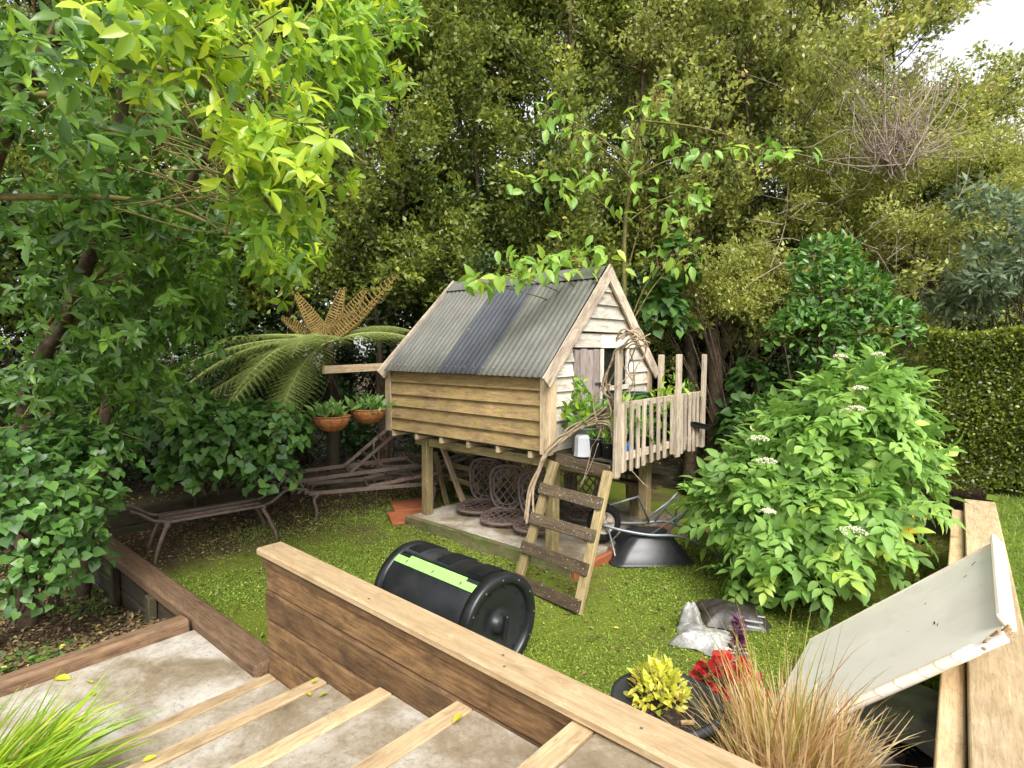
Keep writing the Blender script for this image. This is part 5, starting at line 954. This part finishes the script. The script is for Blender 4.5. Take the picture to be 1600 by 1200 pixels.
def tussock(name, label, c, n, r, Ll, wd, tilt, stops, lean=(0, 0), pot=None, tilt0=.05):
    t = thing(name, label, 'ornamental grass', tuple(c)); Vs = []; Fs = []; Tn = []; m = 7
    for k in range(n):
        a = rng.uniform(0, 6.28); q = r*math.sqrt(rng.random()); b = np.array(c)+vec(q*math.cos(a), q*math.sin(a), 0); th = tilt0+abs(rng.normal(0, tilt))*(.4+q/r); L = rng.uniform(*Ll); a2 = a+rng.normal(0, .7)
        d = unit(vec(math.cos(a2)*math.sin(th)+lean[0], math.sin(a2)*math.sin(th)+lean[1], math.cos(th))); u = np.linspace(0, 1, m); bend = rng.uniform(.02, .45)*L
        pth = b+d*L*u[:, None]+unit(vec(d[0], d[1], 0)+1e-6)*(bend*u**2.2*.6)[:, None]-vec(0, 0, 1)*(bend*u**2.4*.7)[:, None]; sd_ = unit(np.cross(d, vec(math.cos(a2+rng.normal(0, .9)), math.sin(a2), .3))); w_ = wd*rng.uniform(.6, 1.3)*(1-u**2*.92)
        V = np.stack([pth-sd_*w_[:, None], pth+sd_*w_[:, None]], 1).reshape(-1, 3); o = len(Vs)*2*m; Vs.append(V); Fs += [(o+2*i, o+2*i+1, o+2*i+3, o+2*i+2) for i in range(m-1)]; Tn.append(np.full(2*m, np.clip(rng.normal(.5, .22), 0, 1)))
    tag(add('blades', npmesh('blades', np.concatenate(Vs), np.array(Fs), leafmat(name+'_blade', stops, rough=.5, trans=.35), np.concatenate(Tn)), t), kind='stuff')
    if pot: potshape('pot', (c[0], c[1], c[2]-pot[1]), pot[0]*.8, pot[0], pot[1], M_pot, t)
tussock('brown_tussock', 'large tan and rust coloured tussock grass behind the stair wall', (-.66, 2.56, .28), 1250, .21, (.30, .54), .0046, .22, [(0, (.36, .21, .08)), (.35, (.58, .41, .20)), (.75, (.72, .56, .32)), (.88, (.54, .24, .09)), (1, (.33, .35, .06))], pot=(.24, .28))
tussock('brown_tussock', 'sparse green and rust grass blades rising above the tan tussock', (-.72, 2.62, .30), 90, .16, (.6, .85), .0035, .26, [(0, (.45, .12, .06)), (.4, (.35, .30, .05)), (1, (.22, .28, .03))], pot=None)
tussock('green_tussock', 'bright green strappy grass clump in the lower left corner', (-3.22, .26, .20), 420, .20, (.36, .62), .0095, .45, [(0, (.12, .26, .02)), (.5, (.30, .47, .03)), (.85, (.56, .63, .05)), (1, (.66, .55, .2))], lean=(.42, .40))
# ------------------------------------------------------------------ plastic bag, compost bag, sheeting, seedling tray, yellow thing
def crumple(name, c, sx, sy, h, mat, rot, seed, par=None, n=30, sharp=1.):
    g = np.random.default_rng(seed); u = np.linspace(-1, 1, n); X, Y = np.meshgrid(u, u, indexing='ij'); Z = h*np.maximum(0, 1-np.maximum(np.abs(X), np.abs(Y))**3.)
    for k in range(16): a = g.uniform(0, 6.28); f = g.uniform(2, 9); ph_ = g.uniform(0, 6.28); Z = Z+sharp*h*.22/f**.6*np.abs(np.sin(f*(X*math.cos(a)+Y*math.sin(a))+ph_+1.3*np.sin(2*Y+ph_)))*np.clip(1.15-np.maximum(np.abs(X), np.abs(Y)), 0, 1)**.4
    e = 1+.10*np.sin(5*np.arctan2(Y, X)+seed); V = np.stack([X*sx*e, Y*sy*e, Z], -1).reshape(-1, 3); i, j = np.meshgrid(np.arange(n-1), np.arange(n-1), indexing='ij'); F = np.stack([i*n+j, (i+1)*n+j, (i+1)*n+j+1, i*n+j+1], -1).reshape(-1, 4)
    return add(name, npmesh(name, V, F, mat, smooth=sharp < .7), par, Matrix.Translation(c) @ rz(rot))
N = NT('clear_plastic_film'); N.bsdf(N.ramp(N.noise(N.coords(), 7, 6, .7), [(.35, (.13, .12, .10)), (.52, (.30, .29, .27)), (.68, (.62, .62, .61))]), .22, .6, N.noise(N.coords(), 14, 5, .7), .6, .01); M_film = N.m
N = NT('dusty_black_bag'); N.bsdf(N.ramp(N.noise(N.coords(), 12, 7, .75), [(.35, (.018, .016, .015)), (.6, (.06, .05, .042)), (.72, (.20, .17, .14))]), .4, .5, N.noise(N.coords(), 22, 5, .7), .6, .01); M_bagm = N.m
N = NT('grey_sheet_plastic'); N.bsdf(N.ramp(N.noise(N.coords(), 4, 6, .7), [(.3, (.20, .20, .22)), (.55, (.42, .43, .45)), (.75, (.62, .63, .65))]), .3, .5, N.noise(N.coords(), 8, 5, .7), .6, .02); M_sheet = N.m
cbg = thing('compost_bag', 'dusty dark compost bag lying half under the green bush', 'bag', (-1.6, 4.75, 0)); crumple('bag', az(1145, 962, .04)-vec(0, 0, .04), .25, .21, .09, M_bagm, .5, 3, cbg, sharp=.5)
for k in range(3): MB().box(az(1178, 962+9*k, .095), (.9, .45, -.05), (-.4, .9, 0), (.16-.03*k, .022, .003)).build('print_stripe', M_white, cbg)
pbg = thing('plastic_bag', 'crumpled clear grey plastic bag on the moss by the bush', 'bag', (-1.72, 4.30, 0)); crumple('film', az(1108, 1003, .04)-vec(0, 0, .04), .24, .15, .085, M_film, .2, 8, pbg, 48, .69); crumple('gathered_end', az(1078, 975, .04)-vec(0, 0, .03), .08, .07, .12, M_film, .3, 5, pbg, 24, .69)
shp = crumple('plastic_sheet', (-.46, 3.62, .005), .34, .75, .05, M_sheet, .1, 21, None, 60, .69); tag(shp, 'grey plastic sheeting on the ground below the benchtop', 'sheeting')
ty = thing('seedling_tray', 'small black six-cell seedling tray on the grey sheeting', 'seedling tray', (-.36, 3.45, .09)); Mt = Matrix.Translation((-.335, 3.50, .10)) @ rz(.95) @ Matrix.Rotation(.25, 4, 'Y')
gr = MB()
for i in range(4): gr.box((-.09+.06*i, 0, 0), (0, 1, 0), (0, 0, 1), (.126, .05, .006), .001)
for j in range(3): gr.box((0, -.06+.06*j, .0), (1, 0, 0), (0, 0, 1), (.186, .05, .006), .001)
gr.box((0, 0, -.026), (1, 0, 0), (0, 1, 0), (.18, .12, .004), .001); gr.build('tray', M_black2, ty, M=Mt)
for i in range(3):
    for j in range(2):
        m = MB()
        for a in np.linspace(0, 6.283, 9)[:-1]: m.bar((.006*math.cos(a), .006*math.sin(a), 0), (.02*math.cos(a), .02*math.sin(a), .002), .005, .002)
        m.build('cell_base', M_galv, ty, M=Mt @ Matrix.Translation((-.06+.06*i, -.03+.06*j, -.02)))
yl_ = thing('yellow_cart', 'yellow plastic cart mostly hidden behind the green bush', 'cart', (-.75, 6.25, .0)); Myl = Matrix.Translation(az(1392, 815, .45)-vec(0, 0, .0)) @ rz(math.radians(-40)); 
V, F = chbox(.46, .30, .16, .03); add('tub', pymesh('tub', V, F, M_yellow), yl_, Myl); V, F = chbox(.50, .34, .03, .01); add('rim', pymesh('rim', V, F, M_yellow), yl_, Myl @ Matrix.Translation((0, 0, .09)))
for sx in (-.16, .16):
    for sy in (-.17, .17): MB().lathe([(0, -.02), (.07, -.02), (.085, 0), (.07, .02), (0, .02)], 16).build('wheel', M_rubber, yl_, True, Myl @ Matrix.Translation((sx, sy, -.10)) @ Matrix.Rotation(math.pi/2, 4, 'X'))
MB().tube([(-.2, 0, -.18), (-.2, 0, -.40)], .03, 8).tube([(.2, 0, -.18), (.2, 0, -.40)], .03, 8).build('stand', M_sleeper, yl_, M=Myl)
# ------------------------------------------------------------------ moss, litter, fallen leaves
def scatter(name, label, cat, tpl, n, reg, hf, Lr, mat, keep=None, flat=.35, lift=.004, parent=None):
    X = rng.uniform(reg[0], reg[1], n); Y = rng.uniform(reg[2], reg[3], n)
    if keep is not None: k = keep(X, Y); X, Y = X[k], Y[k]
    P = np.stack([X, Y, hf(X, Y)+lift*rng.random(len(X))], -1); n = len(P); D = unit(np.stack([rng.normal(0, 1, n), rng.normal(0, 1, n), np.abs(rng.normal(0, flat, n))], -1)); Nn = unit(vec(0, 0, 1)+rng.normal(0, flat, (n, 3)))
    return tag(leaves(name, tpl, P, D, Nn, rng.uniform(*Lr, n), np.clip(rng.normal(.5, .24, n), 0, 1), mat, parent), label, cat, kind='stuff')
def vnoise(X, Y, s, seed=0):
    g = np.random.default_rng(seed); o = 0*X
    for k in range(9): a = g.uniform(0, 6.28); f = s*g.uniform(.5, 2.2); o = o+np.sin(f*(X*math.cos(a)+Y*math.sin(a))+g.uniform(0, 6.28)+1.2*np.sin(f*.6*(Y*math.cos(a)-X*math.sin(a))))/9**.5
    return o
def pad_out(X, Y): return ~((X > -5.6) & (X < -3.05) & (Y > 4.42))
edge = lambda X, Y: np.minimum(np.minimum(X+7.6, 8.3-Y), 30)
L_mossl = leafmat('moss_leaf', [(0, (.075, .12, .018)), (.4, (.175, .265, .035)), (.75, (.30, .40, .06)), (1, (.48, .50, .14))], rough=.7, trans=.3, spec=.2); L_litter = leafmat('litter_leaf', [(0, (.035, .02, .012)), (.4, (.12, .065, .035)), (.75, (.26, .15, .075)), (.95, (.42, .30, .17)), (1, (.55, .45, .08))], rough=.8, trans=.1, spec=.2)
mk = lambda X, Y: pad_out(X, Y) & (right_of(X, Y) < -.06) & (Y > 1.79) & (rng.random(len(X)) < np.clip(.62+.75*vnoise(X, Y, 2.6, 3), .06, 1)*np.clip((edge(X, Y)-.9+.35*vnoise(X, Y, 4., 8))/.8, .03, 1)*np.clip((np.hypot(X+1.2, Y-5.9)-.3)/.9, .08, 1))
scatter('moss_cover', 'bright green moss and clover covering the lawn', 'moss', T_simple(.8), 300000, (-7.6, .1, 1.78, 7.2), LAWN, (.009, .021), L_mossl, mk, .7, .012)
lt_ = lambda X, Y: pad_out(X, Y) & (right_of(X, Y) < -.06) & (rng.random(len(X)) < np.clip(1.25-edge(X, Y)/1.45+.2*vnoise(X, Y, 4., 8), .07, 1)+.5*np.exp(-((Y-4.28)/.13)**2)*((X > -5.6) & (X < -2.9))+.35*(np.hypot(X+2.1, Y-6.4) < 1.1))
scatter('lawn_grass', 'thin grass blades growing through the mossy lawn', 'grass', T_simple(.10), 45000, (-7.4, 0, 1.8, 7.4), LAWN, (.025, .06), L_mossl, lambda X, Y: pad_out(X, Y) & (right_of(X, Y) < -.06) & (edge(X, Y) > .5) & (rng.random(len(X)) < np.clip(.35+.9*vnoise(X, Y, 1.7, 5), 0, 1)), 1.3, .0)
scatter('leaf_litter', 'brown fallen leaves scattered along the lawn edges', 'leaf litter', T_leaf(.5, .25, .15), 30000, (-7.55, .0, 1.85, 8.3), LAWN, (.02, .05), L_litter, lt_, .35, .02)
scatter('bed_litter', 'brown leaf litter on the garden bed left of the landing', 'leaf litter', T_leaf(.5, .25, .15), 16000, (-9, -4.55, -1.5, 1.6), BED, (.02, .055), L_litter, None, .35, .03)
scatter('bank_litter', 'brown leaf litter under the trees on the back bank', 'leaf litter', T_leaf(.5, .25, .15), 12000, (-10, 0, 1.8, 11), BANK, (.03, .06), L_litter, lambda X, Y: (X < -7.72) | (Y > 8.44), .4, .03)
scatter('ground_cover', 'small creeping green plants on the left garden bed', 'ground cover', T_heart(), 5200, (-8, -4.6, -1.2, 1.58), BED, (.02, .045), leafmat('creeper_leaf', [(0, (.03, .07, .012)), (.6, (.09, .19, .02)), (1, (.20, .33, .03))], rough=.5), lambda X, Y: rng.random(len(X)) < np.clip(.45+.7*vnoise(X, Y, 2.2, 9), 0, 1), .5, .06)
scatter('upper_grass', 'short grass on the upper lawn beyond the pale wall', 'grass', T_simple(.12), 60000, (-.4, 2.6, 2.6, 7.8), ULAWN, (.03, .06), leafmat('grass_blade', [(0, (.07, .12, .012)), (.6, (.19, .27, .03)), (1, (.40, .40, .12))], rough=.5), lambda X, Y: right_of(X, Y) > .27, 1.6, .0)
Tf = T_leaf(.55, .1, .1)
ymat = leafmat('fallen_yellow', [(0, (.52, .50, .03)), (1, (.30, .42, .03))], 'obj', .5, .2); ym = unitmesh('fallen_leaf', Tf, ymat)
for px, py, z, L, lab in ((145, 1067, .12, .055, 'yellow fallen leaf beside a wisp of grass on the landing, uppermost'), (145, 1088, .12, .05, 'yellow fallen leaf lying below the uppermost one on the landing'), (85, 1060, .12, .11, 'long yellow leaf against the brown landing sleeper'), (485, 1087, .372, .045, 'lime leaf on the second tread by the timber wall'), (512, 1082, .372, .05, 'dark lime leaf on the second tread touching the wall foot'), (486, 1066, .385, .04, 'small yellow leaf on the end of the second nosing'), (722, 1116, .705, .06, 'curled green leaf on the fourth nosing by the wall'), (222, 1190, .37, .06, 'narrow lime leaf on the lowest tread at the picture bottom')):
    p = az(px, py, z+.012); a = R.uniform(0, 6.28); o = add('fallen_leaf', ym, None, frame(p, (math.cos(a), math.sin(a), .08), (-math.sin(a), math.cos(a), .15)) @ Matrix.Scale(L, 4)); tag(o, lab, 'leaf', 'fallen leaves on the stairs')
